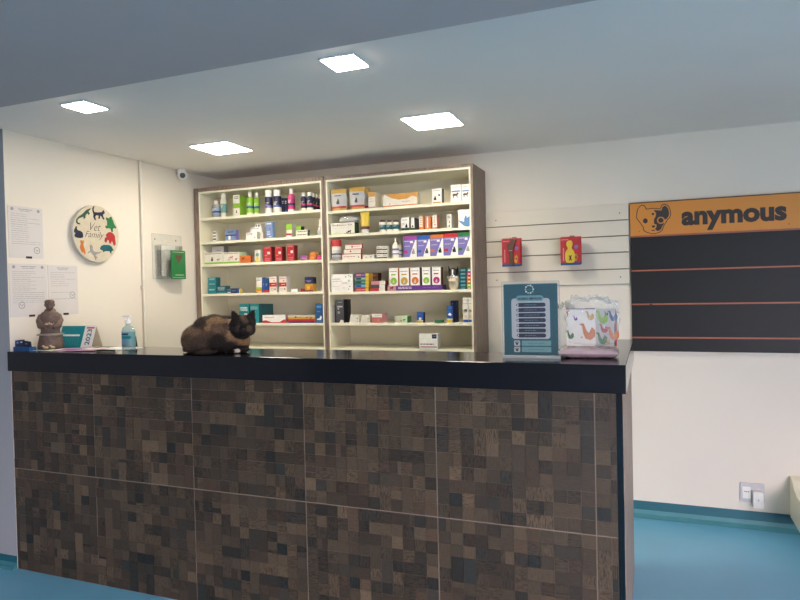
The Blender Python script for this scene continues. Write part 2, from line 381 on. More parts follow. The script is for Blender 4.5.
# mosaic of little wood blocks
jx = [-1.092*2.4, -.837*2.4, -.587*2.4, -.336*2.4, -.082*2.4]
jz = H-.3865*2.4+.007
def tiles():
    vs = []; fs = []; tint = []; uvs = []
    xs = [fx0]+jx+[fx1]; rows = [(0, jz), (jz, ZT-.104)]
    pal = [((94, 84, 71), 6), ((103, 92, 77), 5), ((118, 105, 88), 3.2), ((86, 77, 66), 4.5), ((72, 68, 62), 2.6), ((58, 60, 58), 1.3), ((97, 83, 70), 3.4)]
    cols = [p[0] for p in pal]; wts = [p[1] for p in pal]
    for (z0, z1) in rows:
        for i in range(len(xs)-1):
            a, c = xs[i]+.0018, xs[i+1]-.0018
            full = .606; n = 12; cw = full/n
            # cut tiles keep the same chip size
            if i == 0: gx = [c-k*cw for k in range(int((c-a)/cw)+1)][::-1]; gx = ([a] if gx[0]-a > .004 else [])+gx
            elif i == len(xs)-2: gx = [a+k*cw for k in range(int((c-a)/cw)+1)]; gx = gx+([c] if c-gx[-1] > .004 else [])
            else: gx = [a+(c-a)*k/n for k in range(n+1)]
            m = round((z1-z0)/.0505); e0 = z0+.002; e1 = z1-.002; gz = [e0+(e1-e0)*k/m for k in range(m+1)]
            N = len(gx)-1; used = [[False]*m for _ in range(N)]
            for X in range(N):
                for Z in range(m):
                    if used[X][Z]: continue
                    w_ = h_ = 1; r = random.random()
                    if r < .09 and X+1 < N and not used[X+1][Z]: w_ = 2
                    elif r < .22 and Z+1 < m and not used[X][Z+1]: h_ = 2
                    for q in range(w_):
                        for s_ in range(h_): used[X+q][Z+s_] = True
                    x0, x1, y0_, y1_ = gx[X], gx[X+w_], gz[Z], gz[Z+h_]
                    subs = [(x0, x1, y0_, y1_)]
                    rr = random.random()
                    if w_ == h_ == 1 and rr < .07: zm = y0_+(y1_-y0_)*random.choice((.3, .5, .7)); subs = [(x0, x1, y0_, zm), (x0, x1, zm, y1_)]
                    elif w_ == h_ == 1 and rr < .13: xm = x0+(x1-x0)*random.choice((.35, .5, .65)); subs = [(x0, xm, y0_, y1_), (xm, x1, y0_, y1_)]
                    for (p0, p1, q0, q1) in subs:
                        g = .0006; o = len(vs); d = YT-.0012-random.random()*.0022
                        p0 += g; p1 -= g; q0 += g; q1 -= g
                        vs.extend([(p0, d, q0), (p1, d, q0), (p1, d, q1), (p0, d, q1), (p0, YT, q0), (p1, YT, q0), (p1, YT, q1), (p0, YT, q1)])
                        ff = [(0, 1, 2, 3), (1, 5, 6, 2), (4, 0, 3, 7), (3, 2, 6, 7), (4, 5, 1, 0)]
                        cc = random.choices(cols, wts)[0]; j = random.uniform(.8, 1.17); cc = tuple(rgb(tuple(min(255, q*j*f_) for q, f_ in zip(cc, (.83, .78, .71))))[:3])+(1.0 if random.random() < .38 else .4,)
                        ru, rv = random.uniform(0, 50), random.uniform(0, 50); rotd = random.random() < .55
                        for fc in ff:
                            fs.append(tuple(k+o for k in fc)); tint.append(cc)
                            for k in fc:
                                vx = vs[k+o]; uu, vv = vx[0]*10, vx[2]*10
                                if rotd: uu, vv = vv, uu
                                uvs.append((uu+ru, vv+rv))
    me = bpy.data.meshes.new('tiled_front'); me.from_pydata(vs, [], fs); me.materials.append(MATS['wood_mosaic'])
    ca = me.color_attributes.new('tint', 'FLOAT_COLOR', 'CORNER'); uvl = me.uv_layers.new(name='grain')
    for p, c in zip(me.polygons, tint):
        for li in p.loop_indices: ca.data[li].color = c; uvl.data[li].uv = uvs[li]
    o = bpy.data.objects.new('tiled_front', me); COL.objects.link(o); o.parent = ctr
tiles()
MB().box(fx1, -.100, YT-.004, YT+.03, 0, ZT-.1035, 'granite').build('corner_trim', ctr)
MB().box(fx1+.002, -.099, YT+.03, 3.46, 0, ZT-.1035, 'end_wood').build('side_panel', ctr)

# ------------------------------------------------------------------ shelves
YS = 3.905
SH = {1: [2.026, 1.847, 1.678, 1.457, 1.237, 1.064], 2: [2.008, 1.845, 1.669, 1.450, 1.237, 1.064]}
def cabinet(x0, x1, rows, label):
    t = thing('shelving_unit', label, 'shelving unit', ((x0+x1)/2, YS, 0), 0, 'open shelving units against the back wall')
    hw = (x1-x0)/2; D = YB-YS-.003; br = .02 if True else 0
    f = MB(); lw = .04 if x0 < -3 else .016; rw = .016
    top = 2.25 if lw > .02 else 2.242; f.box(-hw, -hw+lw, 0, D, 0, top, 'cabinet_wood'); f.box(hw-rw, hw, 0, D, 0, top, 'cabinet_wood')
    f.box(-hw+lw, hw-rw, 0, D, 2.222, top, 'cabinet_wood'); f.build('carcass', t)
    w_ = MB(); a = -hw+lw; c = hw-rw; k = .011
    w_.box(a, a+k, .001, D-.012, .08, 2.222, 'melamine'); w_.box(c-k, c, .001, D-.012, .08, 2.222, 'melamine'); w_.box(a+k, c-k, .001, D-.012, 2.208, 2.222, 'melamine')
    w_.build('inner_frame', t)
    MB().box(a, c, D-.012, D, .08, 2.222, 'melamine').build('back_panel', t)
    for z in rows+[.72, .4, .09]:
        MB().box(a+k, c-k, .004, D-.012, z-.018, z, 'melamine').build('shelf', t)
cabinet(-3.19, -2.0915, SH[1], 'left open shelving unit with brown frame, bottles and red cartons')
cabinet(-2.0885, -1.03, SH[2], 'right open shelving unit with brown frame, packed with small medicine boxes')

# --------------------------------------------------------------- merchandise
def lines(b, x0, x1, z0, z1, m='ink', n=2, y=-.0006):
    for i in range(n):
        z = z1-(z1-z0)*(i+.3)/n; h = (z1-z0)/n*.4
        xx = x0
        while xx < x1:
            l = (x1-x0)*random.uniform(.12, .3); b.box(xx, min(x1, xx+l), y, 0, z-h, z, m); xx += l+(x1-x0)*.05
CORR = 1.0
def place(cab, row, u0, u1, vt, off, d, z=None, vb=None):
    zb = SH[cab][row] if z is None else z
    Y = YS+off
    um = (u0+u1)/2
    x0 = onY(u0, vt+5, Y)[0]; x1 = onY(u1, vt+5, Y)[0]; zt = onY(um, vt, Y)[1]
    return (x0+x1)/2, Y, zb, x1-x0, max(.008, zt-zb)
def animal(b, cx, cz, s, m):        # small generic four-legged pet print
    pts = [(-.5, .1), (-.35, .3), (.2, .28), (.3, .5), (.42, .42), (.55, .35), (.5, .2), (.35, .1), (.33, -.4), (.22, -.4), (.2, -.05), (-.2, -.05), (-.25, -.4), (-.37, -.4), (-.36, 0), (-.48, .0)]
    b.prism([(cx+p*s, cz+q*s) for p, q in pts], -.0008, 0, m)
def sitting(b, cx, cz, s, m):
    pts = [(-.3, -.5), (-.32, -.1), (-.12, .15), (-.15, .45), (-.02, .34), (.1, .45), (.14, .2), (.22, .0), (.28, -.5)]
    b.prism([(cx+p*s, cz+q*s) for p, q in pts], -.0009, 0, m)
def carton(label, cab, row, u0, u1, vt, base='white', side=None, bands=(), prints=(), off=.03, d=.07, z=None, name='medicine_carton', cat='carton', group=None, txt=None, ret=False, nl=True):
    x, Y, zb, w, h = place(cab, row, u0, u1, vt, off, d, z)
    b = MB(); b.box(-w/2, w/2, 0, d, 0, h, base, side or base)
    for (a, c, e, f, m) in bands: b.box(-w/2+w*a, -w/2+w*c, -.0004, 0, h*e, h*f, m)
    for p in prints:
        if p[0] == 'dot': b.disc(-w/2+w*p[1], h*p[2], p[3]*w, -.0008, 0, p[4], 14)
        elif p[0] == 'lines': lines(b, -w/2+w*p[1], -w/2+w*p[2], h*p[3], h*p[4], p[5], p[6], -.0008)
        elif p[0] == 'pet': animal(b, -w/2+w*p[1], h*p[2], p[3]*w, p[4])
        elif p[0] == 'sit': sitting(b, -w/2+w*p[1], h*p[2], p[3]*w, p[4])
        elif p[0] == 'poly': b.prism([(-w/2+w*q[0], h*q[1]) for q in p[1]], -.0008, 0, p[2])
        elif p[0] == 'text': b.text(p[1], .02, -w/2+w*p[2], h*p[4], -.0005, p[6], w=w*(p[3]-p[2]), h=h*p[5])
    if not prints and nl: lines(b, -w*.36, w*.34, h*.62, h*.85, 'ink' if base in ('white', 'offwhite', 'cream', 'lgrey', 'yellow', 'lime') else 'white', 2, -.0008)
    # lid seam and tuck flap on the top
    b.box(-w/2+.001, w/2-.001, d*.08, d*.12, h, h+.0004, side or base)
    o = b.build(name, loc=(x, Y, zb)); tag(o, label, cat, group or 'cartons on the shelves')
    return zb+h
def bottle(label, cab, row, u0, u1, vt, body, cap='white', lab=None, lab2=None, capw=.55, caph=.22, off=.05, name='shampoo_bottle', group=None, z=None, top=None, foot=None, cat='bottle'):
    x, Y, zb, w, h = place(cab, row, u0, u1, vt, off+.02, 0, z)
    r = w/2; t = thing(name, label, cat, (x, Y, zb), 0, group)
    hb = h*(1-caph); rc = r*capw
    p = [(r*.93, 0), (r, .004), (r, hb*.86), (r*.93, hb*.93), (rc*.9, hb)] if capw < .85 else [(r*.97, 0), (r, .003), (r, hb*.97), (r*.95, hb)]
    MB().lathe(p, body).build('bottle_body', t)
    MB().lathe([(rc, 0), (rc, h*caph*.9), (rc*.85, h*caph)], cap, (0, 0, hb)).build('cap', t)
    if lab:
        l = MB(); l.lathe([(r*1.01, hb*.25), (r*1.01, hb*.72)], lab)
        if lab2: l.lathe([(r*1.02, hb*.38), (r*1.02, hb*.5)], lab2)
        for k in range(3): l.box(-r*.5, r*(.5-.2*k), -r*1.035, -r*.5, hb*(.64-.07*k), hb*(.66-.07*k), 'white' if lab not in ('white', 'offwhite') else 'ink')
        l.build('wrap_label', t)
    if foot: MB().lathe([(r*1.015, 0), (r*1.015, hb*foot[1])], foot[0]).build('foot_band', t)
    return t

G = 'bottles on the top shelf of the left unit'
bottle('short clear bottle with blue label, first from the left on the top left shelf', 1, 0, 213, 219.8, 200.7, 'clearplastic', lab='lblue', lab2='navy', group=G, name='care_bottle')
bottle('slim pale bottle with white cap standing right of the short clear bottle', 1, 0, 221, 226, 193.4, 'offwhite', lab='pteal', capw=.75, group=G, name='care_bottle')
carton('tall green and white carton on the top left shelf with green side', 1, 0, 233, 239.5, 195, 'offwhite', 'lime', [(0, 1, .38, .6, 'lime')], [('lines', .2, .8, .8, .95, 'green', 2), ('sit', .5, .22, .4, 'ink')], d=.12, group='tall cartons of the left unit')
bottle('lime green shampoo bottle with white cap, left of two', 1, 0, 247, 253, 191.8, 'lime', lab='lime', lab2='steel', group=G, capw=.5, foot=('offwhite', .14))
bottle('slimmer lime green shampoo bottle, right of two', 1, 0, 254.2, 259, 192.8, 'lime', lab='lime', lab2='steel', group=G, capw=.55, foot=('offwhite', .12))
bottle('navy spray can with big white cap, left of the two cans', 1, 0, 265.4, 272, 190.2, 'navy', lab='dnavy', lab2='lilac', capw=.95, caph=.29, foot=('offwhite', .36), group=G, name='spray_can', cat='can')
bottle('navy spray can with big white cap and bright blue patch, right of the two cans', 1, 0, 273.9, 280.6, 189.3, 'navy', lab='dnavy', lab2='blue', capw=.95, caph=.29, foot=('offwhite', .36), group=G, name='spray_can', cat='can')
carton('narrow navy carton just behind the right navy spray can', 1, 0, 281.6, 284, 198, 'navy', off=.1, d=.05, bands=[(0, 1, .1, .2, 'steel')])
carton('narrow navy carton between the navy can and the pink bottle', 1, 0, 284.6, 287, 198, 'dnavy', off=.1, d=.05, bands=[(0, 1, .1, .2, 'steel')])
bottle('bright pink shampoo bottle with white cap', 1, 0, 288, 294.3, 188.8, 'pink', lab='magenta', lab2='navy', capw=.6, foot=('offwhite', .16), group=G)
NB = 'navy bottles at the right end of the top left shelf'
for lab, a, c, v, of in (('navy bottle with pink print, front left of the navy bottle cluster', 301, 306.2, 192.8, .03), ('navy bottle with pink print, front right of the navy bottle cluster', 307, 312.6, 192.4, .03),
    ('navy bottle directly behind the front right navy bottle', 312, 315.6, 193.6, .09), ('navy bottle in the middle of the receding navy row', 315.8, 318.8, 194.4, .15), ('navy bottle at the far back end of the receding navy row', 318.2, 321, 195, .21)):
    bottle(lab, 1, 0, a, c, v, 'navy', lab='dnavy', lab2='pink', capw=.6, caph=.2, off=of, foot=('offwhite', .2) if of < .05 else None, group=NB, name='care_bottle')
# row 2
G2 = 'small boxes on the second shelf of the left unit'
carton('tiny black and white striped vial box at far left of second shelf', 1, 1, 213, 216, 231.3, 'white', bands=[(0, 1, .2, .32, 'black'), (0, 1, .5, .6, 'dgrey'), (0, 1, .78, .9, 'black')], d=.02, off=.05, nl=False, group=G2)
carton('blue grey box with white patch on second left shelf', 1, 1, 225, 236, 230, 'lblue', 'lilac', [(.3, .5, .1, .45, 'white'), (0, 1, .45, .55, 'navy')], [('lines', .25, .8, .72, .9, 'navy', 1)], d=.035, group=G2)
carton('low white carton in front of the white carton stack', 1, 1, 246, 257, 232, 'white', 'lgrey', prints=[('lines', .1, .6, .55, .85, 'ink', 2), ('dot', .8, .25, .06, 'rose')], d=.04, off=.02, group=G2)
z = carton('bottom white carton of the stack on the second left shelf', 1, 1, 251, 263, 232.5, 'offwhite', 'lgrey', d=.07, off=.07, group=G2)
z = carton('middle white carton of the stack on the second left shelf', 1, 1, 250.5, 261.5, 227, 'white', 'lgrey', prints=[('lines', .1, .8, .6, .85, 'lblue', 1)], d=.07, off=.07, z=z, group=G2)
carton('small white carton with black marks topping the white stack', 1, 1, 254.8, 260.6, 224, 'white', 'lgrey', prints=[('dot', .3, .35, .12, 'black'), ('dot', .72, .35, .14, 'black')], d=.05, off=.075, z=z, group=G2)
carton('tall light blue carton on second left shelf', 1, 1, 265.8, 272.4, 222, 'lblue', 'sky', [(.1, .85, .86, .94, 'white'), (.5, .8, .52, .66, 'lilac')], [('lines', .15, .6, .2, .45, 'white', 3), ('lines', .5, .8, .05, .15, 'white', 1)], d=.03, group='tall cartons of the left unit')
carton('carton with lime top and red band on second left shelf', 1, 1, 286, 291.8, 223.8, 'offwhite', 'offwhite', [(0, 1, .55, 1, 'lime'), (0, 1, .14, .3, 'red')], [('lines', .2, .8, .17, .26, 'dred', 1)], d=.05, group=G2)
z = carton('bottom flat white and green carton of a pair', 1, 1, 296.4, 307.6, 233, 'offwhite', 'dgreen', prints=[('lines', .1, .9, .2, .8, 'dgreen', 1)], d=.03, off=.02, group=G2)
z = carton('upper flat white and green carton of a pair', 1, 1, 296.6, 307.8, 230, 'offwhite', 'dgreen', prints=[('lines', .1, .9, .2, .8, 'dgreen', 1)], d=.03, off=.02, z=z, group=G2)
carton('small lime carton lying on the pair of flat cartons', 1, 1, 296, 301, 226.2, 'lime', 'dgreen', d=.05, off=.05, z=z, nl=False, group=G2)
x, Y, zb, ww, hh = place(1, 1, 315.8, 321.6, 219, .03, 0)
t = thing('spray_bottle', 'small clear and white spray bottle at the right end of second left shelf', 'bottle', (x, Y+ww/2, zb))
r = ww/2
MB().lathe([(r*.9, 0), (r, .004), (r, hh*.3), (r*.75, hh*.42), (r*.35, hh*.55)], 'lgrey').build('bottle_body', t)
MB().lathe([(r*.5, 0), (r*.5, hh*.12), (r*.3, hh*.14), (r*.3, hh*.42), (r*.2, hh*.45)], 'white', (0, 0, hh*.55)).box(-.003, .003, -r*.9, 0, hh*.83, hh*.9, 'white').build('nozzle', t)
# row 3
G3 = 'boxes on the third shelf of the left unit'
z = carton('long cream box with green foot stripe, first from the left on the third shelf', 1, 2, 204.4, 222.8, 252.5, 'offwhite', 'cream', [(0, 1, 0, .16, 'lime'), (.05, .95, .86, .92, 'grey')], [('sit', .42, .45, .2, 'brown'), ('pet', .75, .35, .16, 'grey')], d=.1, off=.02, group=G3)
carton('long cream box with green foot stripe, second from the left on the third shelf', 1, 2, 223.2, 239.4, 252.2, 'offwhite', 'pale', [(0, 1, 0, .16, 'lime'), (.05, .95, .86, .92, 'grey')], [('sit', .35, .42, .18, 'lgrey'), ('pet', .5, .5, .22, 'rose'), ('pet', .8, .35, .14, 'brown')], d=.1, off=.02, group=G3)
carton('grey flat box lying on the first long cream box', 1, 2, 212, 223.6, 246.6, 'lgrey', 'grey', off=.06, d=.06, z=z, group=G3, prints=[('lines', .4, .7, .3, .5, 'black', 1)])
carton('bright orange low box on the third left shelf', 1, 2, 240, 250.8, 255.8, 'orange', 'red', [(0, .0, 0, 0, 'red')], [('pet', .3, .6, .2, 'maroon'), ('lines', .5, .9, .3, .5, 'red', 1)], d=.02, off=.0, group=G3)
carton('small white and yellow carton left of the red cartons', 1, 2, 254.6, 260, 250, 'offwhite', 'offwhite', [(0, 1, 0, .14, 'yellow')], [('dot', .5, .62, .3, 'pteal'), ('dot', .5, .3, .28, 'yellow')], d=.035, off=.02, group=G3)
for lab, a, c, v in (('red carton, leftmost of the three red cartons', 263.4, 271.2, 246.7), ('red carton in the middle of the three red cartons', 275, 282, 246.5), ('red carton, rightmost and tallest of the three', 287, 294, 245.2)):
    carton(lab, 1, 2, a, c, v, 'red', 'dred', [(.1, .8, .9, .95, 'rose'), (.5, .85, .5, .66, 'offwhite'), (.45, .75, .76, .82, 'dred')], [('lines', .1, .5, .35, .5, 'rose', 1), ('lines', .15, .85, .06, .26, 'rose', 2)], d=.05, group='three red cartons on the left unit')
carton('small violet box on the third left shelf', 1, 2, 301, 306.6, 255.8, 'violet', 'rose', [(.85, 1, 0, 1, 'rose')], [('lines', .15, .75, .35, .6, 'white', 1)], d=.04, off=.02, group=G3)
z = carton('lower orange box of the small orange pair', 1, 2, 309.5, 315.3, 256, 'orange', 'lorange', [(.1, .85, .4, .6, 'lorange')], [('lines', .2, .7, .7, .8, 'white', 1)], d=.05, off=.02, group=G3)
carton('upper orange box of the small orange pair', 1, 2, 309.5, 315.3, 252.2, 'orange', 'lorange', [(.1, .85, .4, .6, 'lorange')], [('lines', .2, .7, .7, .8, 'white', 1)], d=.05, off=.02, z=z, group=G3)
carton('small magenta box at the right end of the third left shelf', 1, 2, 317.2, 321.8, 255.6, 'magenta', 'pink', [(0, 1, .4, .5, 'rose')], d=.04, off=.02, nl=False, group=G3)
# row 4
G4 = 'boxes on the fourth shelf of the left unit'
zz = None
for i, nm in enumerate(('bottom teal box of the stack at far left of the fourth shelf', 'middle teal box of the stack at far left of the fourth shelf', 'top teal box of the stack at far left of the fourth shelf')):
    zz = carton(nm, 1, 3, 208, 216.3, (288, 282.8, 277.5)[i], 'teal', 'dteal', [(.15, .75, .5, .8, 'pteal' if i != 1 else 'dteal')], d=.05, off=.02, z=zz, group='teal boxes of the left unit')
carton('low teal box right of the teal stack on the fourth shelf', 1, 3, 216.6, 226.2, 286, 'dteal', 'dteal', [(0, 1, 0, .2, 'teal'), (.2, .8, .4, .6, 'pteal')], d=.05, off=.03, group='teal boxes of the left unit')
carton('flat blue box with white label on the fourth left shelf', 1, 3, 226.9, 236.8, 288.4, 'navy', 'blue', [(.05, .4, .6, .85, 'sky'), (.05, .4, .1, .3, 'white')], [('lines', .5, .9, .3, .7, 'sky', 1)], d=.04, off=.02, group=G4)
carton('tiny pale yellow box next to the flat blue box', 1, 3, 238, 240, 289, 'cream', 'yellow', d=.03, off=.05, nl=False, group=G4)
carton('white carton with green and orange foot on the fourth left shelf', 1, 3, 256, 261.8, 277.5, 'offwhite', 'blue', [(0, 1, .24, .36, 'lime'), (0, 1, .1, .24, 'orange'), (0, 1, 0, .1, 'yellow')], [('lines', .2, .8, .75, .9, 'lblue', 1)], d=.05, off=.03, group=G4)
for lab, a, c in (('blue round bottle with red foot, left of the blue pair', 262.2, 265.4), ('blue round bottle with red foot, right of the blue pair', 265.8, 269)):
    bottle(lab, 1, 3, a, c, 278, 'steel', cap='steel', lab='blue', capw=.9, caph=.1, off=.04, foot=('red', .22), group='blue bottles on the fourth left shelf', name='medicine_bottle')
for lab, a, c in (('white carton with red middle band, left of two', 269.4, 276.6), ('white carton with red middle band, right of two', 279, 286.4)):
    carton(lab, 1, 3, a, c, 276.5, 'offwhite', 'lgrey', [(0, 1, .36, .62, 'red')], [('lines', .15, .85, .84, .92, 'red', 1), ('lines', .3, .8, .45, .54, 'white', 1), ('dot', .75, .2, .1, 'red'), ('lines', .15, .6, .1, .28, 'grey', 2), ('dot', .65, .73, .1, 'rose')], d=.055, off=.02, group='white and red cartons on the fourth left shelf')
carton('small plain white box lying on the fourth left shelf', 1, 3, 291.3, 297.6, 288.9, 'white', 'lgrey', d=.04, off=.02, nl=False, group=G4)
carton('small dark red box on the fourth left shelf', 1, 3, 300.7, 304.2, 288.5, 'dred', 'maroon', [(.3, .7, .3, .7, 'red')], d=.03, off=.02, nl=False, group=G4)
z = carton('orange and yellow carton under a navy one', 1, 3, 304.8, 313, 283.8, 'orange', 'gold', [(0, 1, .7, 1, 'gold'), (0, 1, 0, .16, 'navy')], [('dot', .45, .5, .2, 'yellow'), ('lines', .2, .8, .35, .5, 'red', 1)], d=.05, off=.02, group=G4)
carton('navy carton standing on the orange and yellow one', 1, 3, 304.8, 313, 277, 'navy', 'dnavy', [(.1, .8, .4, .55, 'lilac')], [('lines', .3, .7, .25, .36, 'white', 1)], d=.05, off=.02, z=z, group=G4)
bottle('tiny white vial at the right end of the fourth left shelf', 1, 3, 320.4, 322.6, 289.4, 'white', capw=.7, caph=.3, off=.03, name='vial', group=G4)
# row 5
G5 = 'boxes on the fifth shelf of the left unit'
carton('low white box left of the teal boxes, behind the cat', 1, 4, 219, 235, 316.5, 'white', 'lgrey', prints=[('dot', .3, .8, .05, 'black')], d=.07, off=.04, group=G5)
TB = 'teal boxes of the left unit'
carton('tall teal box behind the cat ears on the fifth shelf', 1, 4, 239.2, 249, 304, 'teal', 'dteal', [(.05, .75, .68, .85, 'pteal'), (.5, .8, .3, .5, 'offwhite'), (0, 1, .5, .56, 'dteal')], d=.06, off=.04, group=TB)
carton('tall teal box right of the cat head on the fifth shelf', 1, 4, 250.2, 258.8, 304, 'teal', 'dteal', [(.05, .85, .7, .88, 'pteal'), (.05, .6, .55, .62, 'pteal')], [('lines', .2, .8, .1, .3, 'dteal', 2)], d=.06, off=.02, group=TB)
carton('teal box second in the receding row beside the cat', 1, 4, 257.6, 263.4, 304, 'dteal', 'dteal', [(.2, .8, .5, .56, 'teal')], off=.09, d=.05, group=TB, nl=False)
carton('dark teal box third in the receding row beside the cat', 1, 4, 261, 266.6, 304, 'dteal', 'dteal', [(.2, .8, .5, .56, 'teal')], off=.15, d=.05, group=TB, nl=False)
carton('dark teal box at the back of the receding row', 1, 4, 264, 269.6, 304, 'dteal', 'dteal', [(.2, .8, .5, .56, 'teal')], off=.21, d=.05, group=TB, nl=False)
carton('long low white box with red wave on the fifth shelf', 1, 4, 262.6, 285.4, 315, 'white', 'rose', [], [('poly', [(0, 0), (1, 0), (1, .45), (.9, .4), (.75, .12), (.4, .1), (.15, .35), (0, .3)], 'red'), ('lines', .1, .5, .6, .8, 'rose', 1)], d=.06, off=.01, name='pipette_box', cat='box', group=G5)
carton('long low yellow box with red and purple foot on the fifth shelf', 1, 4, 287.8, 315, 315.2, 'cream', 'tan', [(0, 1, .5, .75, 'gold'), (0, 1, .2, .5, 'red'), (0, 1, 0, .2, 'dpurple')], [('dot', .3, .75, .03, 'brown'), ('pet', .85, .6, .08, 'dpurple'), ('pet', .7, .7, .06, 'brown')], d=.06, off=.01, name='pipette_box', cat='box', group=G5)
carton('tall blue carton at the right end of the fifth left shelf', 1, 4, 315.8, 322.8, 304, 'steel', 'dnavy', [(.1, .8, .8, .9, 'sky')], [('lines', .1, .6, .55, .65, 'sky', 1), ('poly', [(.1, .2), (.5, .25), (.7, .4), (.85, .3), (.7, .15), (.2, .16)], 'white'), ('lines', .15, .8, .05, .12, 'sky', 1)], d=.06, off=.015, group='tall cartons of the left unit')

# ---- right unit, row 1
def pouch(label, u0, u1, vt, off, pet, back=False):
    x, Y, zb, w_, h_ = place(2, 0, u0, u1, vt, off, 0)
    n, m = 8, 10; vs = []; b = MB()
    def th(s, t): return .018*math.sin(PI*min(1, max(0, s)))**.5*(1-t)**.7+.002
    for sgn in (-1, 1):
        for j in range(m+1):
            t = j/m
            for i in range(n+1):
                s = i/n; cr = .002*math.sin(s*17+t*9)
                vs.append(((s-.5)*w_*(1+.06*t)+.002*math.sin(t*14), .02+sgn*(th(s, t))+cr*(.2+t), t*h_))
    def q(k, j, i): return k*(m+1)*(n+1)+j*(n+1)+i
    for k in (0, 1):
        for j in range(m):
            fs = [(q(k, j, i), q(k, j, i+1), q(k, j+1, i+1), q(k, j+1, i)) for i in range(n)]
            if k: fs = [f[::-1] for f in fs]
            mm = 'gold' if j >= m-2 else ('red' if j == 1 else ('gold' if j == 0 else 'lgrey'))
            b.add(vs, fs, mm, True)
    for j in range(m): b.add(vs, [(q(1, j, 0), q(0, j, 0), q(0, j+1, 0), q(1, j+1, 0)), (q(0, j, n), q(1, j, n), q(1, j+1, n), q(0, j+1, n))], 'grey')
    if not back:
        a = MB(); sitting(a, 0, h_*.42, w_*.34, 'dgrey'); a.box(-w_*.25, w_*.2, -.0008, 0, h_*.66, h_*.7, 'ink')
        b.add([(p[0], p[1]+.0015-.0*p[2], p[2]) for p in a.v], a.f, 'dgrey')
    o = b.build('treat_pouch', loc=(x, Y, zb)); tag(o, label, 'pouch', 'silver and gold treat pouches')
pouch('silver treat pouch with gold top, leftmost on the top right shelf', 330.4, 345, 188.8, .005, 1)
pouch('silver treat pouch with gold top leaning left, second on the shelf', 348.8, 363, 186.8, .01, 1)
pouch('silver treat pouch mostly hidden behind the second pouch', 357, 368, 188.5, .08, 1, True)
R1 = 'cartons on the top shelf of the right unit'
carton('white carton with orange top beside the pouches', 2, 0, 368.2, 375, 192.2, 'offwhite', 'cream', [(0, 1, .72, 1, 'lorange'), (0, 1, 0, .1, 'rose')], [('lines', .1, .9, .4, .46, 'grey', 1), ('lines', .1, .7, .55, .62, 'grey', 1)], d=.1, off=.02, group=R1)
carton('long orange and white carton in the middle of the top right shelf', 2, 0, 383, 417.2, 193.4, 'offwhite', 'cream', [(0, 1, 0, .1, 'orange')], [('poly', [(.05, 1), (1, 1), (1, .6), (.85, .75), (.7, .55), (.45, .52), (.25, .68)], 'lorange'), ('lines', .55, .8, .3, .4, 'salmon', 1), ('sit', .2, .25, .05, 'orange')], d=.06, off=.015, group=R1)
carton('white carton with a dark dog print on the top right shelf', 2, 0, 432, 441.6, 188.4, 'white', 'dgrey', [(.1, .9, 0, .12, 'gold')], [('sit', .32, .38, .42, 'black'), ('dot', .74, .55, .1, 'brown'), ('lines', .2, .8, .82, .9, 'grey', 1)], d=.05, off=.03, group=R1)
for lab, a, c, v in (('white carton with blue line and brown horse print, left of two', 450.8, 460.8, 184.6), ('white carton with blue line and brown horse print, right of two', 461.4, 470.6, 184.2)):
    carton(lab, 2, 0, a, c, v, 'white', 'lgrey', [(.08, .92, .58, .66, 'sky')], [('pet', .45, .38, .6, 'brown'), ('lines', .2, .9, .84, .9, 'grey', 1), ('lines', .6, .9, .08, .12, 'grey', 1)], d=.06, off=.02, group='horse print cartons')
# row 2
R2 = 'items on the second shelf of the right unit'
z = carton('white and green probiotic carton on the second right shelf', 2, 1, 330.8, 354.6, 222.8, 'offwhite', 'dgreen', [(0, 1, 0, .05, 'green')], [('text', 'Probiotico Vet', .08, .9, .74, .16, 'ink'), ('lines', .1, .8, .5, .56, 'lgrey', 1), ('pet', .78, .18, .14, 'black'), ('pet', .68, .12, .09, 'dgreen'), ('poly', [(0, 0), (.6, 0), (.4, .1), (.25, .2), (.1, .12)], 'pale')], d=.065, off=.01, group=R2)
x, Y, _, w_, h_ = place(2, 1, 335.5, 357.4, 214.4, .03, 0, z=z)
def crump(q, a=.12, f=60): return q*(1+a*noise.noise(q*f))
b = MB(); b.ell((0, .035, h_*.48), (w_/2, .032, h_*.5), 'film', 28, 14, lambda q: crump(Vector((q.x, q.y, max(-h_*.44, q.z*1.05))), .22, 70)); b.ell((0, .035, h_*.4), (w_*.4, .024, h_*.34), 'lgrey', 20, 10, lambda q: crump(q, .3, 80))
tag(b.build('gauze_pack', loc=(x, Y, z)), 'crumpled clear pack of white gauze lying on the probiotic carton', 'pack')
x, Y, zb, w_, h_ = place(2, 1, 358.9, 368.4, 211.2, .0, 0)
t = thing('cream_tube', 'yellow squeeze tube standing on its white cap', 'tube', (x, Y+.02, zb))
MB().lathe([(w_*.36, 0), (w_*.38, h_*.16)], 'offwhite').build('cap', t)
b = MB()
vs = []; n = 20
for k in range(7):
    s = k/6; rx = w_*(.4+.1*s); ry = w_*.4*(1-s)+.0015
    for i in range(n): a = 2*PI*i/n; vs.append((rx*math.cos(a), ry*math.sin(a), h_*(.16+.84*s)))
for k in range(6): b.add(vs, [(k*n+i, k*n+(i+1) % n, (k+1)*n+(i+1) % n, (k+1)*n+i) for i in range(n)], 'maroon' if k == 0 else 'yellow', True)
b.add(vs, [tuple(range(6*n, 7*n))], 'gold'); b.build('tube_body', t)
for lab, a, c in (('white supplement jar with dark red lid, left of three', 379.6, 386), ('white supplement jar with dark red lid, middle of three', 386.8, 392.2), ('white supplement jar with dark red lid, right of three', 392.9, 399)):
    bottle(lab, 2, 1, a, c, 220.4, 'offwhite', cap='maroon', lab='dteal', capw=.86, caph=.15, off=.03, name='supplement_jar', group='supplement jars', cat='jar')
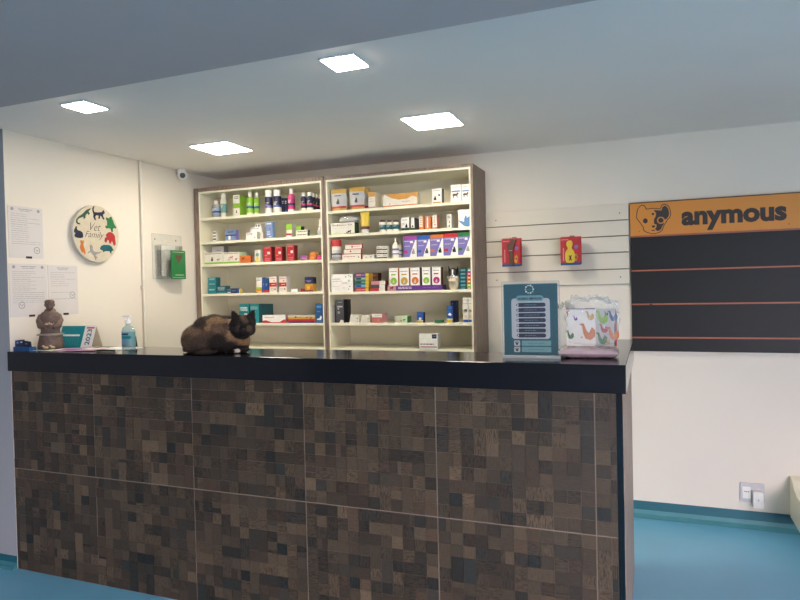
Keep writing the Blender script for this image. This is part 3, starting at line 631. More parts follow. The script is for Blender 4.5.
carton('white carton with dark cat print and green foot', 2, 1, 401, 409, 217.3, 'white', 'grey', [(0, 1, 0, .2, 'dgreen')], [('sit', .68, .38, .5, 'black'), ('lines', .15, .8, .75, .85, 'ink', 1), ('lines', .1, .4, .4, .6, 'rose', 2)], d=.06, off=.02, group=R2)
carton('narrow white carton with dark side right of the cat print carton', 2, 1, 411, 414.4, 217.8, 'white', 'dgrey', [(0, 1, 0, .2, 'dgreen')], [('sit', .5, .35, .7, 'black')], d=.09, off=.02, group=R2)
carton('white carton with orange foot left of the orange carton', 2, 1, 419.2, 423.4, 216, 'offwhite', 'orange', [(0, 1, 0, .2, 'orange'), (.75, 1, .2, 1, 'lorange')], [('lines', .2, .6, .3, .9, 'rose', 4)], d=.05, off=.02, group=R2)
carton('orange carton with white centre stripe', 2, 1, 424.6, 430.6, 216.4, 'orange', 'salmon', [(.35, .6, .12, 1, 'offwhite'), (0, .3, .1, 1, 'salmon')], [('lines', .1, .9, .05, .12, 'gold', 1)], d=.05, off=.02, group=R2)
carton('slim white carton with pink side', 2, 1, 432.4, 436.8, 214.9, 'offwhite', 'salmon', [(0, 1, 0, .12, 'salmon')], [('lines', .3, .6, .4, .9, 'salmon', 4), ('dot', .55, .3, .2, 'rose')], d=.06, off=.02, group=R2)
carton('slim white carton with black animal print standing alone', 2, 1, 446.8, 451.4, 214.2, 'offwhite', 'lgrey', [], [('sit', .6, .45, .4, 'brown'), ('sit', .5, .18, .5, 'black'), ('lines', .2, .8, .7, .9, 'ink', 2)], d=.045, off=.02, group=R2)
carton('white carton with big blue splash at right end of second right shelf', 2, 1, 458.2, 471, 209.4, 'white', 'lgrey', [], [('poly', [(.02, .38), (.1, .4), (.45, .3), (.48, .5), (.56, .66), (.66, .62), (.66, .5), (1, .68), (1, .15), (.8, .02), (.5, .05), (.25, .2)], 'sky'), ('lines', .35, .85, .7, .8, 'lgrey', 1)], d=.06, off=.02, group=R2)
# row 3
R3 = 'items on the third shelf of the right unit'
bottle('white can with red cap at left end of the third right shelf', 2, 2, 332, 341, 240, 'offwhite', cap='red', lab='lgrey', lab2='dgrey', capw=1, caph=.33, off=.01, name='powder_can', foot=('grey', .25), group=R3, cat='can')
z = carton('bottom red and white carton of a stack of three', 2, 2, 342.2, 361, 253.4, 'offwhite', 'red', [(0, 1, .88, 1, 'red')], [('lines', .08, .7, .4, .6, 'red', 1), ('sit', .88, .4, .08, 'black')], d=.02, off=.01, group=R3)
z = carton('middle red and white carton of a stack of three', 2, 2, 343.8, 361, 248.8, 'offwhite', 'red', [(0, 1, .85, 1, 'red')], [('dot', .4, .45, .05, 'red'), ('lines', .5, .9, .4, .6, 'rose', 1)], d=.02, off=.01, z=z, group=R3)
carton('top red and white carton of a stack of three', 2, 2, 345.2, 362, 244.2, 'offwhite', 'red', [(0, 1, .85, 1, 'red')], [('dot', .42, .45, .05, 'red'), ('lines', .5, .9, .4, .6, 'rose', 1)], d=.02, off=.01, z=z, group=R3)
carton('low white box right of the red and white stack', 2, 2, 363, 374, 254.8, 'offwhite', 'lgrey', prints=[('pet', .3, .4, .16, 'grey'), ('pet', .72, .45, .2, 'grey')], d=.05, off=.01, group=R3)
for ci, (a, c, cn) in enumerate(((376.6, 381.8, 'left'), (382.2, 387.2, 'right'))):
    z = None
    for k, rn in enumerate(('bottom', 'middle', 'top')):
        z = carton('%s little white and navy vial box in the %s column of a cluster' % (rn, cn), 2, 2, a, c, (254.1, 250, 246)[k], 'offwhite', 'lgrey', [(0, 1, 0, .28, 'navy')], [('lines', .2, .8, .5, .8, 'lilac', 1)], d=.035, off=.01, z=z, name='vial_box', group='cluster of six vial boxes')
for lab, a, c, v, of in (('white squeeze bottle with thin nozzle beside the vial box cluster', 390.8, 397.4, 237.2, .01), ('white squeeze bottle partly hidden left of the violet boxes', 396.6, 401.4, 239.5, .09)):
    x, Y, zb, w_, h_ = place(2, 2, a, c, v, of, 0); r = w_/2
    t = thing('squeeze_bottle', lab, 'bottle', (x, Y+r, zb), 0, 'white squeeze bottles')
    MB().lathe([(r*.92, 0), (r, .004), (r, h_*.55), (r*.7, h_*.68)], 'offwhite').build('bottle_body', t)
    MB().lathe([(r*.5, 0), (r*.45, h_*.06), (r*.15, h_*.1), (r*.08, h_*.32)], 'white', (0, 0, h_*.68)).build('nozzle', t)
    MB().lathe([(r*1.015, h_*.16), (r*1.015, h_*.45)], 'lilac').lathe([(r*1.025, h_*.22), (r*1.025, h_*.36)], 'white').build('wrap_label', t)
for k, (a, c, v, col, lc, dog) in enumerate(((403.4, 416.6, 236, 'violet', 'magenta top', 'grey'), (417.2, 430, 235.4, 'blue', 'blue top', 'dgrey'), (430.3, 443.3, 234.4, 'orange', 'orange top', 'black'), (443.7, 457.8, 233.2, 'red', 'red top', 'dnavy'), (458.1, 471.2, 232.2, 'green', 'green top', 'grey'))):
    carton('lilac dog care box with %s in the row of five' % lc, 2, 2, a, c, v, 'lilac', 'dpurple', [(0, 1, .82, 1, col), (0, .3, .2, .32, col if k else 'magenta'), (.5, .72, .66, .76, 'white')],
           [('poly', [(.45, 0), (.6, .3), (.9, .8), (1, .8), (1, 0)] if k < 4 else [(.35, 0), (.6, .3), (.95, .85), (1, .85), (1, 0)], 'white'), ('sit', .74, .28, .42, dog), ('lines', .05, .6, .72, .78, 'white', 1), ('lines', .05, .5, .5, .54, 'white', 1)], d=.07, off=.01, name='dog_care_box', cat='box', group='five lilac dog care boxes')
# row 4
R4 = 'items on the fourth shelf of the right unit'
carton('wide white box with blue lettering and small black dots', 2, 3, 331.2, 352.8, 274.2, 'white', 'grey', [], [('lines', .06, .42, .7, .76, 'steel', 1), ('lines', .06, .5, .58, .64, 'lblue', 1), ('lines', .06, .4, .3, .34, 'rose', 1), ('dot', .04, .92, .022, 'black'), ('dot', .68, .84, .022, 'black'), ('dot', .82, .9, .02, 'dteal'), ('dot', .9, .84, .02, 'navy'), ('dot', .86, .3, .024, 'black'), ('dot', .8, .14, .022, 'ink'), ('dot', .82, .62, .05, 'lgrey'), ('dot', .58, .22, .018, 'ink'), ('lines', .5, .75, .46, .54, 'violet', 1)], d=.09, off=.01, group=R4)
z = None
for k, (m1, m2, nm) in enumerate((('red', 'salmon', 'red bottom'), ('sky', 'steel', 'light blue second'), ('green', 'dgreen', 'green middle'), ('pteal', 'dgreen', 'teal fourth'), ('purple', 'rose', 'purple top'))):
    z = carton('%s layer of the stack of five colourful boxes with yellow ends' % nm, 2, 3, 355, 368.6, 287.7-k*3.65, m1, 'gold', [(.1, .45, .2, .75, m2), (.78, 1, 0, 1, 'yellow'), (0, 1, .9, 1, 'dnavy')], [('lines', .5, .74, .35, .6, 'white', 1)], d=.08, off=.01, z=z, group='stack of five colourful boxes')
z = None
for k, (m1, m2, nm, a, c, v) in enumerate((('red', 'offwhite', 'red and white box at the bottom of a short stack', 370.4, 385, 288), ('dgrey', 'offwhite', 'dark grey and white box in the middle of a short stack', 371.2, 385, 284.6), ('rose', 'offwhite', 'pink and white box on top of a short stack', 371.2, 385.4, 280.8))):
    z = carton(nm, 2, 3, a, c, v, m1, 'maroon', [(.6, 1, 0, 1, m2), (0, 1, .94, 1, 'dgrey')], [('lines', .65, .9, .35, .6, 'lgrey', 1)], d=.05, off=.01, z=z, group=R4)
z = None
for k in range(4):
    z = carton(('lowest', 'second', 'third', 'highest')[k]+' dark brown box in the stack behind the pink and white box', 2, 3, 369.6, 378, 286.6-k*4.6, 'brown', 'maroon', [(0, 1, .9, 1, 'black')], [('lines', .3, .7, .35, .6, 'tan', 1)], d=.06, off=.08, z=z, group='stack of dark brown boxes')
# purple display tray with five cartons
xa = onY(387.4, 288, YS+.005)[0]; xb = onY(442.6, 288, YS+.005)[0]; zt = onY(415, 285.3, YS+.005)[1]-SH[2][3]
t = thing('display_tray', 'long purple cardboard display tray holding five white cartons', 'tray', ((xa+xb)/2, YS+.005, SH[2][3]))
W = xb-xa; b = MB(); b.box(-W/2, W/2, 0, .003, 0, zt, 'purple'); b.box(-W/2, W/2, .075, .078, 0, zt, 'purple'); b.box(-W/2, -W/2+.003, .003, .075, 0, zt, 'purple'); b.box(W/2-.003, W/2, .003, .075, 0, zt, 'dpurple'); b.box(-W/2+.003, W/2-.003, .003, .075, 0, .002, 'purple')
b.box(-W/2, -W/2+W*.16, -.0005, 0, 0, zt, 'rose'); animal(b, -W*.42, zt*.5, .025, 'black'); lines(b, -W*.3, -W*.05, zt*.3, zt*.8, 'white', 2); lines(b, W*.15, W*.42, zt*.4, zt*.7, 'lilac', 1)
b.build('tray_body', t)
for lab, a, c, v, col, s in (('white carton with lime circle, leftmost in the purple tray', 389.2, 397.8, 268.2, 'lime', 'orange'), ('white carton with yellow circle, second in the purple tray', 399.4, 408.8, 268, 'gold', 'red'), ('white carton with orange circle in the middle of the purple tray', 410.4, 419.6, 267.4, 'orange', 'brown'), ('white carton with green circle, fourth in the purple tray', 422, 430.2, 267.2, 'lime', 'brown'), ('white carton with pink circle, rightmost in the purple tray', 432, 440.6, 267, 'magenta', 'brown')):
    carton(lab, 2, 3, a, c, v, 'white', s, [(.2, .75, .68, .74, col)], [('dot', .5, .42, .38, col), ('sit', .5, .4, .4, 'cream'), ('lines', .12, .85, .82, .88, 'ink', 1)], d=.055, off=.012, z=SH[2][3]+.0021, group='cartons in the purple tray')
# dog shaped holder
x, Y, zb, w_, h_ = place(2, 3, 446.6, 457.8, 265.6, .01, 0)
t = thing('dog_holder', 'cream pot with a black and white dog head peeking out', 'holder', (x, Y+.025, zb))
MB().lathe([(w_*.28, 0), (w_*.42, h_*.1), (w_*.48, h_*.52), (w_*.44, h_*.53)], 'cream', sy=.6).box(-w_*.3, w_*.3, -.036, -.02, h_*.33, h_*.35, 'gold').build('pot', t)
b = MB(); b.ell((0, 0, h_*.66), (w_*.4, .02, h_*.24), 'black')
b.build('head', t)
for s in (-1, 1): MB().prism([(s*w_*.2, h_*.75), (s*w_*.42, h_*.7), (s*w_*.44, h_)], -.004, .004, 'black').build('ear', t)
b = MB(); b.box(-w_*.06, w_*.06, -.0215, -.01, h_*.6, h_*.85, 'white'); b.ell((0, -.016, h_*.55), (w_*.2, .012, h_*.09), 'white', 12, 8); b.ell((0, -.029, h_*.575), (w_*.07, .004, h_*.03), 'black', 10, 6)
b.build('muzzle', t)
for s in (-1, 1): MB().ell((s*w_*.38, -.026, h_*.52), (w_*.11, .008, h_*.05), 'white', 10, 6).build('paw', t)
z = z2 = None
for k in range(6):
    nm = ('bottom', 'second', 'third', 'fourth', 'fifth', 'top')[k]
    z = carton('%s teal pipette box in the stack right of the dog pot' % nm, 2, 3, 459.6, 466.4, 286.9-k*3.75, 'dteal', 'dteal', [(0, 1, .85, 1, 'black'), (.15, .85, .3, .65, 'pteal')], d=.06, off=.02, z=z, nl=False, group='stacks of pipette boxes at the right end')
    m1 = ('tan', 'lime', 'orange', 'orange', 'magenta', 'teal')[k]
    z2 = carton('%s %s pipette box in the stack against the right side panel' % (nm, ('tan', 'lime', 'deep orange', 'orange', 'magenta', 'bright teal')[k]), 2, 3, 466.9, 471.5, 286.9-k*3.75, m1, m1, [(0, 1, .88, 1, 'black'), (.3, .7, .3, .6, 'white')], d=.06, off=.02, z=z2, nl=False, group='stacks of pipette boxes at the right end')
# row 5
R5 = 'items on the fifth shelf of the right unit'
carton('dark grey printed box at the left of the fifth right shelf', 2, 4, 336, 343.6, 300, 'dgrey', 'black', [(.15, .85, .68, .74, 'lgrey')], [('dot', .3, .62, .1, 'lgrey'), ('dot', .35, .45, .16, 'grey'), ('poly', [(.4, 0), (.6, .14), (.95, .1), (.95, 0)], 'offwhite'), ('lines', .2, .8, .85, .95, 'grey', 1)], d=.03, off=.02, group=R5)
carton('black printed box standing right behind the dark grey box', 2, 4, 343, 347.6, 299.4, 'black', 'black', [], [('lines', .2, .6, .5, .9, 'grey', 4)], d=.05, off=.055, group=R5)
carton('thin grey box at the very left of the fifth right shelf', 2, 4, 331.9, 334.6, 306, 'grey', 'dgrey', d=.04, off=.03, nl=False, group=R5)
for lab, a, c, v in (('low white box with slanted side, left of two', 349.2, 358.8, 314.6), ('low white box with slanted side, right of two', 360.4, 369.6, 315)):
    x, Y, zb, w_, h_ = place(2, 4, a, c, v, .01, 0)
    b = MB(); b.prism([(-w_/2, 0), (w_/2, 0), (w_/2-.002, h_), (-w_/2+.012, h_)], 0, .06, 'offwhite', 'cream'); sitting(b, w_*.34, h_*.55, .012, 'black'); sitting(b, w_*.34, h_*.2, .01, 'brown'); lines(b, -w_*.25, w_*.2, h_*.2, h_*.3, 'lgrey', 1)
    tag(b.build('tablet_box', loc=(x, Y, zb)), lab, 'box', 'low white boxes with slanted side')
carton('pink and white box with a dog print on the fifth right shelf', 2, 4, 372.4, 382, 313.6, 'salmon', 'rose', [(0, 1, .6, .95, 'white')], [('lines', .1, .9, .7, .82, 'ink', 1), ('dot', .6, .3, .12, 'rose'), ('sit', .9, .3, .14, 'black')], d=.09, off=.01, group=R5)
carton('cream box with green side and brown pet print', 2, 4, 394.8, 407.3, 316.2, 'pale', 'green', [(0, .6, .1, .9, 'cream')], [('pet', .75, .4, .22, 'brown'), ('lines', .1, .5, .5, .7, 'lgrey', 1), ('pet', .5, .3, .12, 'dgreen')], d=.08, off=.01, group=R5)
carton('small blue carton with yellow foot standing alone', 2, 4, 417, 423.2, 312.2, 'blue', 'navy', [(0, .9, 0, .18, 'yellow'), (0, 1, .18, .24, 'offwhite')], [('lines', .2, .7, .78, .88, 'sky', 1), ('dot', .5, .38, .22, 'white')], d=.04, off=.01, group='blue cartons with yellow foot')
carton('green small box lying flat on the fifth right shelf', 2, 4, 434.8, 442.8, 320.2, 'green', 'dgreen', d=.03, off=.0, nl=False, prints=[('lines', .2, .8, .4, .6, 'teal', 1)], group=R5)
carton('taller blue carton with yellow foot and white swirl', 2, 4, 446.8, 452.8, 306.2, 'blue', 'navy', [(0, .9, 0, .2, 'yellow'), (0, 1, .2, .25, 'offwhite')], [('poly', [(.2, .48), (.5, .62), (.8, .5), (.7, .42), (.4, .44)], 'white'), ('lines', .15, .8, .85, .92, 'sky', 1), ('lines', .15, .7, .68, .73, 'sky', 1)], d=.04, off=.01, group='blue cartons with yellow foot')
carton('tall navy carton behind the taller blue and yellow carton', 2, 4, 450.6, 456.4, 300.6, 'navy', 'dnavy', [], [('dot', .3, .85, .12, 'sky')], d=.05, off=.07, group=R5)
for lab, a, c in (('tall white carton with blue foot at right end, left of two', 462.7, 467.8), ('tall white carton with blue foot at right end, right of two', 468.3, 472)):
    z = carton(lab, 2, 4, a, c, 297.8, 'offwhite', 'lgrey', [(0, 1, .02, .12, 'blue')], [('dot', .5, .48, .34, 'grey'), ('dot', .5, .48, .24, 'offwhite'), ('lines', .1, .9, .88, .95, 'grey', 1), ('lines', .1, .9, .74, .8, 'grey', 1), ('lines', .2, .8, .2, .3, 'rose', 2)], d=.05, off=.02, group='tall white cartons with blue foot')
# base row
carton('white box with navy square and red line on the lowest visible shelf', 2, 5, 419.2, 437.4, 333.8, 'white', 'lgrey', [(.7, .96, .7, .97, 'dnavy'), (.08, .96, .13, .19, 'red')], [('lines', .76, .92, .78, .92, 'lblue', 1), ('lines', .06, .8, .26, .42, 'black', 1), ('lines', .06, .66, .68, .7, 'grey', 1)], d=.05, off=-.001, name='box', cat='box')

# -------------------------------------------------------- slatwall, sign panel
x0, x1 = -1.029, -.122
sl = thing('slatwall', 'white slatwall panel with five wide slats right of the shelves', 'wall panel', ((x0+x1)/2, YB, 0))
hw = (x1-x0)/2
MB().box(-hw, hw, -.004, -.0005, 1.459, 1.962, 'groove').build('backing', sl)
zs = [1.965, 1.861, 1.7625, 1.66, 1.555, 1.4585]
for i in range(5):
    b = MB(); b.box(-hw, hw, -.016, -.004, zs[i+1]+.003, zs[i]-.003, 'slat')
    b.build('slat', sl, bevel=.002)
for x, z in ((-.96, 1.905), (-.175, 1.905), (-.96, 1.505), (-.175, 1.505)):
    MB().disc(x-(x0+x1)/2, z, .004, -.018, -.0161, 'dgrey', 10).build('screw', sl)

px0, px1 = -.113, .875
pn = thing('display_board', 'dark slatwall board with orange header, dog face logo and copper strips', 'wall panel', (0, YB, 0))
MB().box(px0, px1, -.024, -.0005, 1.042, 1.955, 'panel_dark').build('board', pn, bevel=.001)
hd = MB().box(px0, px1, -.028, -.0242, 1.757, 1.955, 'panel_orange').build('header_board', pn, label='orange header board with black lettering')
MB().box(px0, px1, -.03, -.0005, 1.9552, 1.962, 'brown').build('top_edge', pn)
for z in (1.752, 1.541, 1.333, 1.127):
    MB().box(px0, px1, -.029, -.0242, z-.005, z+.004, 'strip_copper').build('groove_strip', pn)
YP = YB-.028
b = MB(); b.text('anymous', .1, .178, 1.812, YP+.0003-YB, 'signink', w=.552, h=.117+.0, off=.0045, ext=.0006)
# fit: baseline at 1.812, x-height .088
b.build('lettering', hd); 
def lp(pts, k=13.34, ox=630, oy=195): return [onY(ox+a/k, oy+c/k, YP) for a, c in pts]
b = MB(); y0, y1 = YP-YB-.001, YP-YB
outline = [(215, 190), (205, 160), (185, 138), (155, 137), (125, 158), (100, 195), (90, 250), (85, 305), (110, 335), (135, 370), (160, 405), (178, 430), (180, 465), (205, 490), (250, 505), (290, 518), (340, 515), (390, 498), (425, 475), (440, 440), (450, 410), (480, 365), (500, 330), (530, 300), (543, 260), (540, 215), (525, 170), (500, 135), (460, 122), (425, 135), (412, 165), (400, 188), (350, 178), (280, 180)]
b.stroke(lp(outline), .0045, y0, y1, 'signink', True)
b.prism(lp([(318, 200), (395, 205), (418, 208), (430, 165), (460, 142), (490, 155), (512, 190), (522, 240), (518, 280), (490, 318), (462, 330), (450, 390), (428, 420), (415, 455), (390, 475), (360, 478), (335, 455), (352, 425), (355, 395), (322, 385), (318, 330), (345, 280), (348, 245), (330, 222)]), y0, y1, 'signink')
def ring(cx, cz, rx, rz, n=18): return lp([(cx+rx*math.cos(2*PI*i/n), cz+rz*math.sin(2*PI*i/n)) for i in range(n)])
b.prism(ring(412, 338, 52, 48), y0-.0008, y1, 'panel_orange'); b.prism(ring(412, 338, 36, 33), y0-.0016, y1, 'signink')
b.prism(ring(205, 345, 32, 34), y0, y1, 'signink'); b.prism(ring(306, 254, 18, 16), y0, y1, 'signink')
b.prism(lp([(285, 408), (335, 404), (335, 425), (318, 438), (300, 432)]), y0, y1, 'signink'); b.prism(lp([(285, 468), (330, 462), (332, 476), (290, 480)]), y0, y1, 'signink')
b.build('dog_logo', hd)
for x, z in ((-.06, 1.782), (.74, 1.782)): MB().disc(x, z, .004, -.0295, -.028, 'strip_copper', 10).build('screw', pn)
MB().disc(.0, 1.328, .008, -.0305, -.029, 'black', 10).build('plug', pn)

# hanging toys
def hook_toys(label, u0, u1, v0, v1, yellow):
    Yf = YB-.13
    xa, za = onY(u0, v0, Yf); xb, zb = onY(u1, v1, Yf); w_ = xb-xa; h_ = za-zb
    cx = (xa+xb)/2
    t = thing('toy_card', label, 'dog toy', (cx, Yf, zb), 0, 'carded dog toys on the slatwall')
    for k in range(3):
        r = .012*(k-1) if k else 0
        b = MB(); ox = (0, .006, -.002)[k]; oz = (0, .004, .006)[k]
        b.box(-w_/2+ox, w_/2+ox, .022*k+.004, .022*k+.005, oz, h_+oz, 'red'); 
        b.box(-w_/2+ox, w_/2+ox, .022*k+.0032, .022*k+.004, oz, oz+h_*.09, 'steel')
        if k == 0:
            b.box(-w_*.38, -w_*.32, .0033, .004, h_*.15, h_*.62, 'rose'); b.box(-w_*.46, -w_*.1, .0033, .004, h_*.9, h_*.93, 'rose')
            b.prism([(w_*.16, h_*.18), (w_*.3, h_*.12), (w_*.38, h_*.3), (w_*.3, h_*.42), (w_*.2, h_*.36)], .0033, .004, 'gold')
            b.disc(w_*.3, h_*.65, w_*.1, .0033, .004, 'lilac', 14)
            b.disc(w_*.28, h_*.27, w_*.06, .0028, .004, 'red', 12)
        b.build('card', t)
    b = MB()
    if yellow:
        pr = [(-.09, .08), (-.2, .1), (-.25, .2), (-.25, .42), (-.2, .52), (-.12, .58), (-.13, .64), (-.19, .7), (-.18, .82), (-.08, .88), (.04, .88), (.12, .82), (.12, .72), (.07, .64), (.08, .58), (.18, .5), (.24, .38), (.22, .12), (.14, .08)]
        b.prism([(p*w_, q*h_) for p, q in pr], -.008, .004, 'yellow')
        b.box(-.004, .006, -.009, -.008, h_*.2, h_*.32, 'maroon'); b.ell((-.0045, -.0085, h_*.33), (.0042, .002, .0038), 'maroon', 10, 6); b.ell((.0065, -.0085, h_*.33), (.0042, .002, .0038), 'maroon', 10, 6); b.ell((-.0045, -.0085, h_*.19), (.0042, .002, .0038), 'maroon', 10, 6); b.ell((.0065, -.0085, h_*.19), (.0042, .002, .0038), 'maroon', 10, 6)
        b.build('rubber_figure', t)
    else:
        b.prism([(-.08*w_, .06*h_), (.12*w_, .06*h_), (.1*w_, .55*h_), (-.1*w_, .55*h_)], -.012, .004, 'brown')
        b.prism([(-.22*w_, .72*h_), (-.08*w_, .58*h_), (.1*w_, .6*h_), (.3*w_, .94*h_), (.1*w_, 1.0*h_), (-.05*w_, .84*h_), (-.16*w_, .82*h_)], -.013, .004, 'brown')
        b.box(-.1*w_, .1*w_, -.014, -.01, .56*h_, .575*h_, 'lgrey'); b.build('rubber_figure', t)
    hk = MB(); hk.tube([(0, .13-.017, h_*1.02), (0, .06, h_*.99), (0, .0, h_*.985), (0, -.012, h_*1.03)], .002, 'steel_wire'); hk.box(-.015, .015, .112, .1135, h_*.95, h_*1.1, 'steel_wire')
    o = hk.build('wall_hook', loc=(cx, Yf, zb)); tag(o, 'metal slatwall hook carrying the '+('yellow' if yellow else 'brown')+' dog toy cards', 'hook', 'slatwall hooks')
hook_toys('red card of a brown rubber dog toy hanging left on the slatwall', 501.6, 520.4, 239.3, 266.2, False)
hook_toys('red card of a yellow rubber dog toy hanging right on the slatwall', 560.2, 580.4, 237.6, 264.8, True)

# outlet and heater
t = thing('wall_outlet', 'double white wall outlet plate low on the back wall', 'outlet', (.54, YB, .211))
MB().rrect(-.063, .063, -.057, .057, .006, -.012, -.0005, 'plate_grey').build('plate', t, bevel=.001)
b = MB(); b.rrect(-.052, -.008, -.035, .035, .004, -.0135, -.012, 'white'); 
for k in (-1, 0, 1): b.disc(-.03+k*.009, .006, .003, -.0142, -.0135, 'black', 8)
b.build('socket', t)
t = thing('plug_adapter', 'small white plug adapter in the right half of the outlet', 'plug', (.566, YB-.0142, .183))
MB().rrect(-.026, .026, -.047, .047, .006, -.04, 0, 'white').build('adapter_body', t, bevel=.003); MB().disc(0, 0, .004, -.0408, -.04, 'grey', 10).build('indicator', t)
t = thing('wall_heater', 'cream enamel box fixed low on the back wall at the right edge', 'heater', (.734, YB, .09))
# side profile runs out from the wall; extruded along x
prof = [(0, .24), (-.06, .226), (-.12, .19), (-.2, .17), (-.42, .165), (-.45, .15), (-.46, .12), (-.46, .0), (0, 0)]
n = len(prof); L = .9; vs = [(0, y-.0005, z) for y, z in prof]+[(L, y-.0005, z) for y, z in prof]
b = MB(); b.add(vs, [tuple(range(n)), tuple(range(2*n-1, n-1, -1))], 'cream_enamel'); b.add(vs, [(i, i+n, (i+1) % n+n, (i+1) % n) for i in range(n)], 'cream_enamel')
b.build('casing', t, bevel=.004); MB().box(.12, .8, -.4615, -.459, .03, .1, 'grey').build('grille', t)

# ------------------------------------------------------- things on left wall
def wall_thing(name, label, cat, yc, zc, group=None): return thing(name, label, cat, (XL, yc, zc), PI/2, group)
def paper(label, y0, y1, z0, z1, qr=False, nl=14, seed=1, crest=True):
    random.seed(seed)
    w_, h_ = y1-y0, z1-z0
    t = wall_thing('certificate', label, 'paper', (y0+y1)/2, (z0+z1)/2, 'certificates on the left wall')
    MB().box(-w_/2, w_/2, -.003, -.0008, -h_/2, h_/2, 'paperwhite').build('sheet', t)
    b = MB(); Y = -.003
    def ln(x0, x1, z, hh=.0028, m='grey'):
        xx = x0
        while xx < x1-.004:
            l = random.uniform(.012, .05); b.box(xx, min(x1, xx+l), Y-.0003, Y, z, z+hh, m); xx += l+.004
    if crest:
        for s in (-1, 1): MB().disc(s*w_*.38, h_*.44, .009, Y-.0003, Y, 'grey', 10).build('crest', t)
    ln(-w_*.2, w_*.2, h_*.44, .004)
    ln(-w_*.15, w_*.15, h_*.41)
    for i in range(nl):
        z = h_*.35-i*h_*.62/nl
        e = w_*random.choice((.42, .42, .2, .05)); 
        if qr and -.12*h_ < z < .14*h_: e = min(e, w_*.1)
        if not crest and i > nl*.45 and i % 3: continue
        ln(-w_*.42, e, z, .0022, 'faint' if random.random() < .7 else 'grey')
    if qr: pass
    b0 = b; b = MB()
    for k in range(14):
        a = 2*PI*k/14; c = 2*PI*(k+1)/14; cx = w_*(.3 if qr or not crest else -.2); cz = -h_*(.34 if qr else .28 if crest else .1)
        b.stroke([(cx+.018*math.cos(a), cz+.018*math.sin(a)), (cx+.018*math.cos(c), cz+.018*math.sin(c))], .002, Y-.0003, Y, 'ink')
    b.stroke([(cx-.008, cz+.006), (cx, cz-.006), (cx+.01, cz+.004)], .002, Y-.0003, Y, 'ink')
    b.build('stamp', t); b0.build('printed_text', t)
    MB().box(-.018+w_*.06, .018+w_*.06, -.0045, -.003, -h_/2-.002, -h_/2+.01, 'black').build('clip', t)

paper('printed certificate hung highest on the left wall', 2.413, 2.622, 1.68, 1.962, True, 15, 1)
paper('printed certificate in the lower row with many text lines, left of two', 2.409, 2.637, 1.357, 1.648, False, 17, 2)
paper('mostly blank printed certificate in the lower row, right of two, behind the figurine', 2.646, 2.846, 1.357, 1.645, False, 14, 3, False)
random.seed(11)

# round sign
_a = onX(60+268/7.5, 190+328/7.5, XL+.03); _l = onX(60+97/7.5, 190+328/7.5, XL+.03); _r = onX(60+440/7.5, 190+328/7.5, XL+.03)
DY, DZ = (_l[0]+_r[0])/2, _a[1]
t = wall_thing('round_sign', 'round cream wall sign with script lettering inside a ring of coloured animals', 'sign', DY, DZ)
R_ = (_r[0]-_l[0])/2
MB().disc(0, 0, R_, -.03, -.012, 'cream', 64, side='lgrey').box(-.05, .05, -.012, -.0005, -.05, .05, 'lgrey').build('disc', t)
def sp(pts):
    out = []
    for a, c in pts:
        y, z = onX(60+a/7.5, 190+c/7.5, XL+.03); out.append((y-DY, z-DZ))
    return out
an = [('dgreen', [(232, 138), (222, 150), (212, 160), (222, 178), (214, 186), (204, 172), (190, 190), (188, 212), (176, 216), (178, 200), (160, 205), (140, 212), (128, 226), (130, 244), (146, 248), (150, 258), (134, 256), (120, 240), (122, 218), (138, 200), (160, 185), (178, 170), (186, 160), (200, 148), (218, 140)], 'crocodile'),
 ('dnavy', [(248, 122), (258, 124), (252, 132), (250, 150), (256, 166), (280, 168), (305, 166), (318, 162), (322, 150), (328, 158), (333, 166), (332, 176), (322, 182), (320, 195), (332, 218), (326, 222), (312, 200), (300, 190), (296, 215), (288, 216), (290, 192), (270, 190), (262, 200), (268, 226), (260, 224), (250, 200), (252, 182), (244, 160), (242, 140)], 'cat'),
 ('green', [(345, 205), (358, 210), (366, 218), (374, 202), (386, 202), (388, 215), (396, 230), (402, 250), (408, 262), (420, 280), (416, 290), (402, 284), (394, 292), (396, 310), (388, 318), (382, 300), (378, 290), (362, 286), (350, 290), (340, 278), (342, 266), (354, 272), (354, 255), (354, 235), (346, 220)], 'turtle'),
 ('red', [(360, 318), (375, 315), (395, 325), (410, 345), (412, 365), (414, 385), (416, 410), (404, 418), (398, 398), (392, 385), (380, 388), (382, 400), (372, 402), (366, 380), (356, 372), (350, 385), (345, 395), (334, 385), (336, 362), (350, 350), (344, 335)], 'elephant'),
 ('dteal', [(300, 435), (310, 418), (325, 412), (350, 412), (370, 414), (385, 425), (392, 440), (402, 452), (390, 456), (384, 462), (382, 478), (376, 470), (372, 460), (345, 458), (330, 462), (325, 466), (320, 452), (305, 448)], 'pig'),
 ('grey', [(222, 415), (236, 412), (244, 428), (242, 445), (254, 460), (268, 466), (290, 464), (314, 462), (296, 474), (276, 480), (262, 490), (275, 500), (282, 512), (272, 510), (268, 524), (262, 512), (256, 492), (240, 478), (232, 466), (218, 470), (208, 474), (212, 464), (226, 456), (228, 440)], 'lizard'),
 ('orange', [(152, 378), (160, 376), (170, 384), (178, 376), (176, 395), (172, 410), (178, 430), (186, 450), (190, 470), (186, 484), (178, 470), (164, 466), (154, 448), (150, 425), (156, 405)], 'dog'),
 ('dnavy', [(112, 285), (118, 272), (126, 275), (124, 290), (132, 302), (150, 306), (166, 318), (172, 340), (170, 356), (150, 360), (128, 356), (112, 350), (108, 335), (116, 325), (106, 315), (104, 300)], 'rabbit')]
for m, pts, nm in an:
    MB().prism(sp(pts), -.033, -.0301, m).build(nm+'_cutout', t)
_p = sp([(228, 303), (305, 303), (188, 352), (328, 352)])
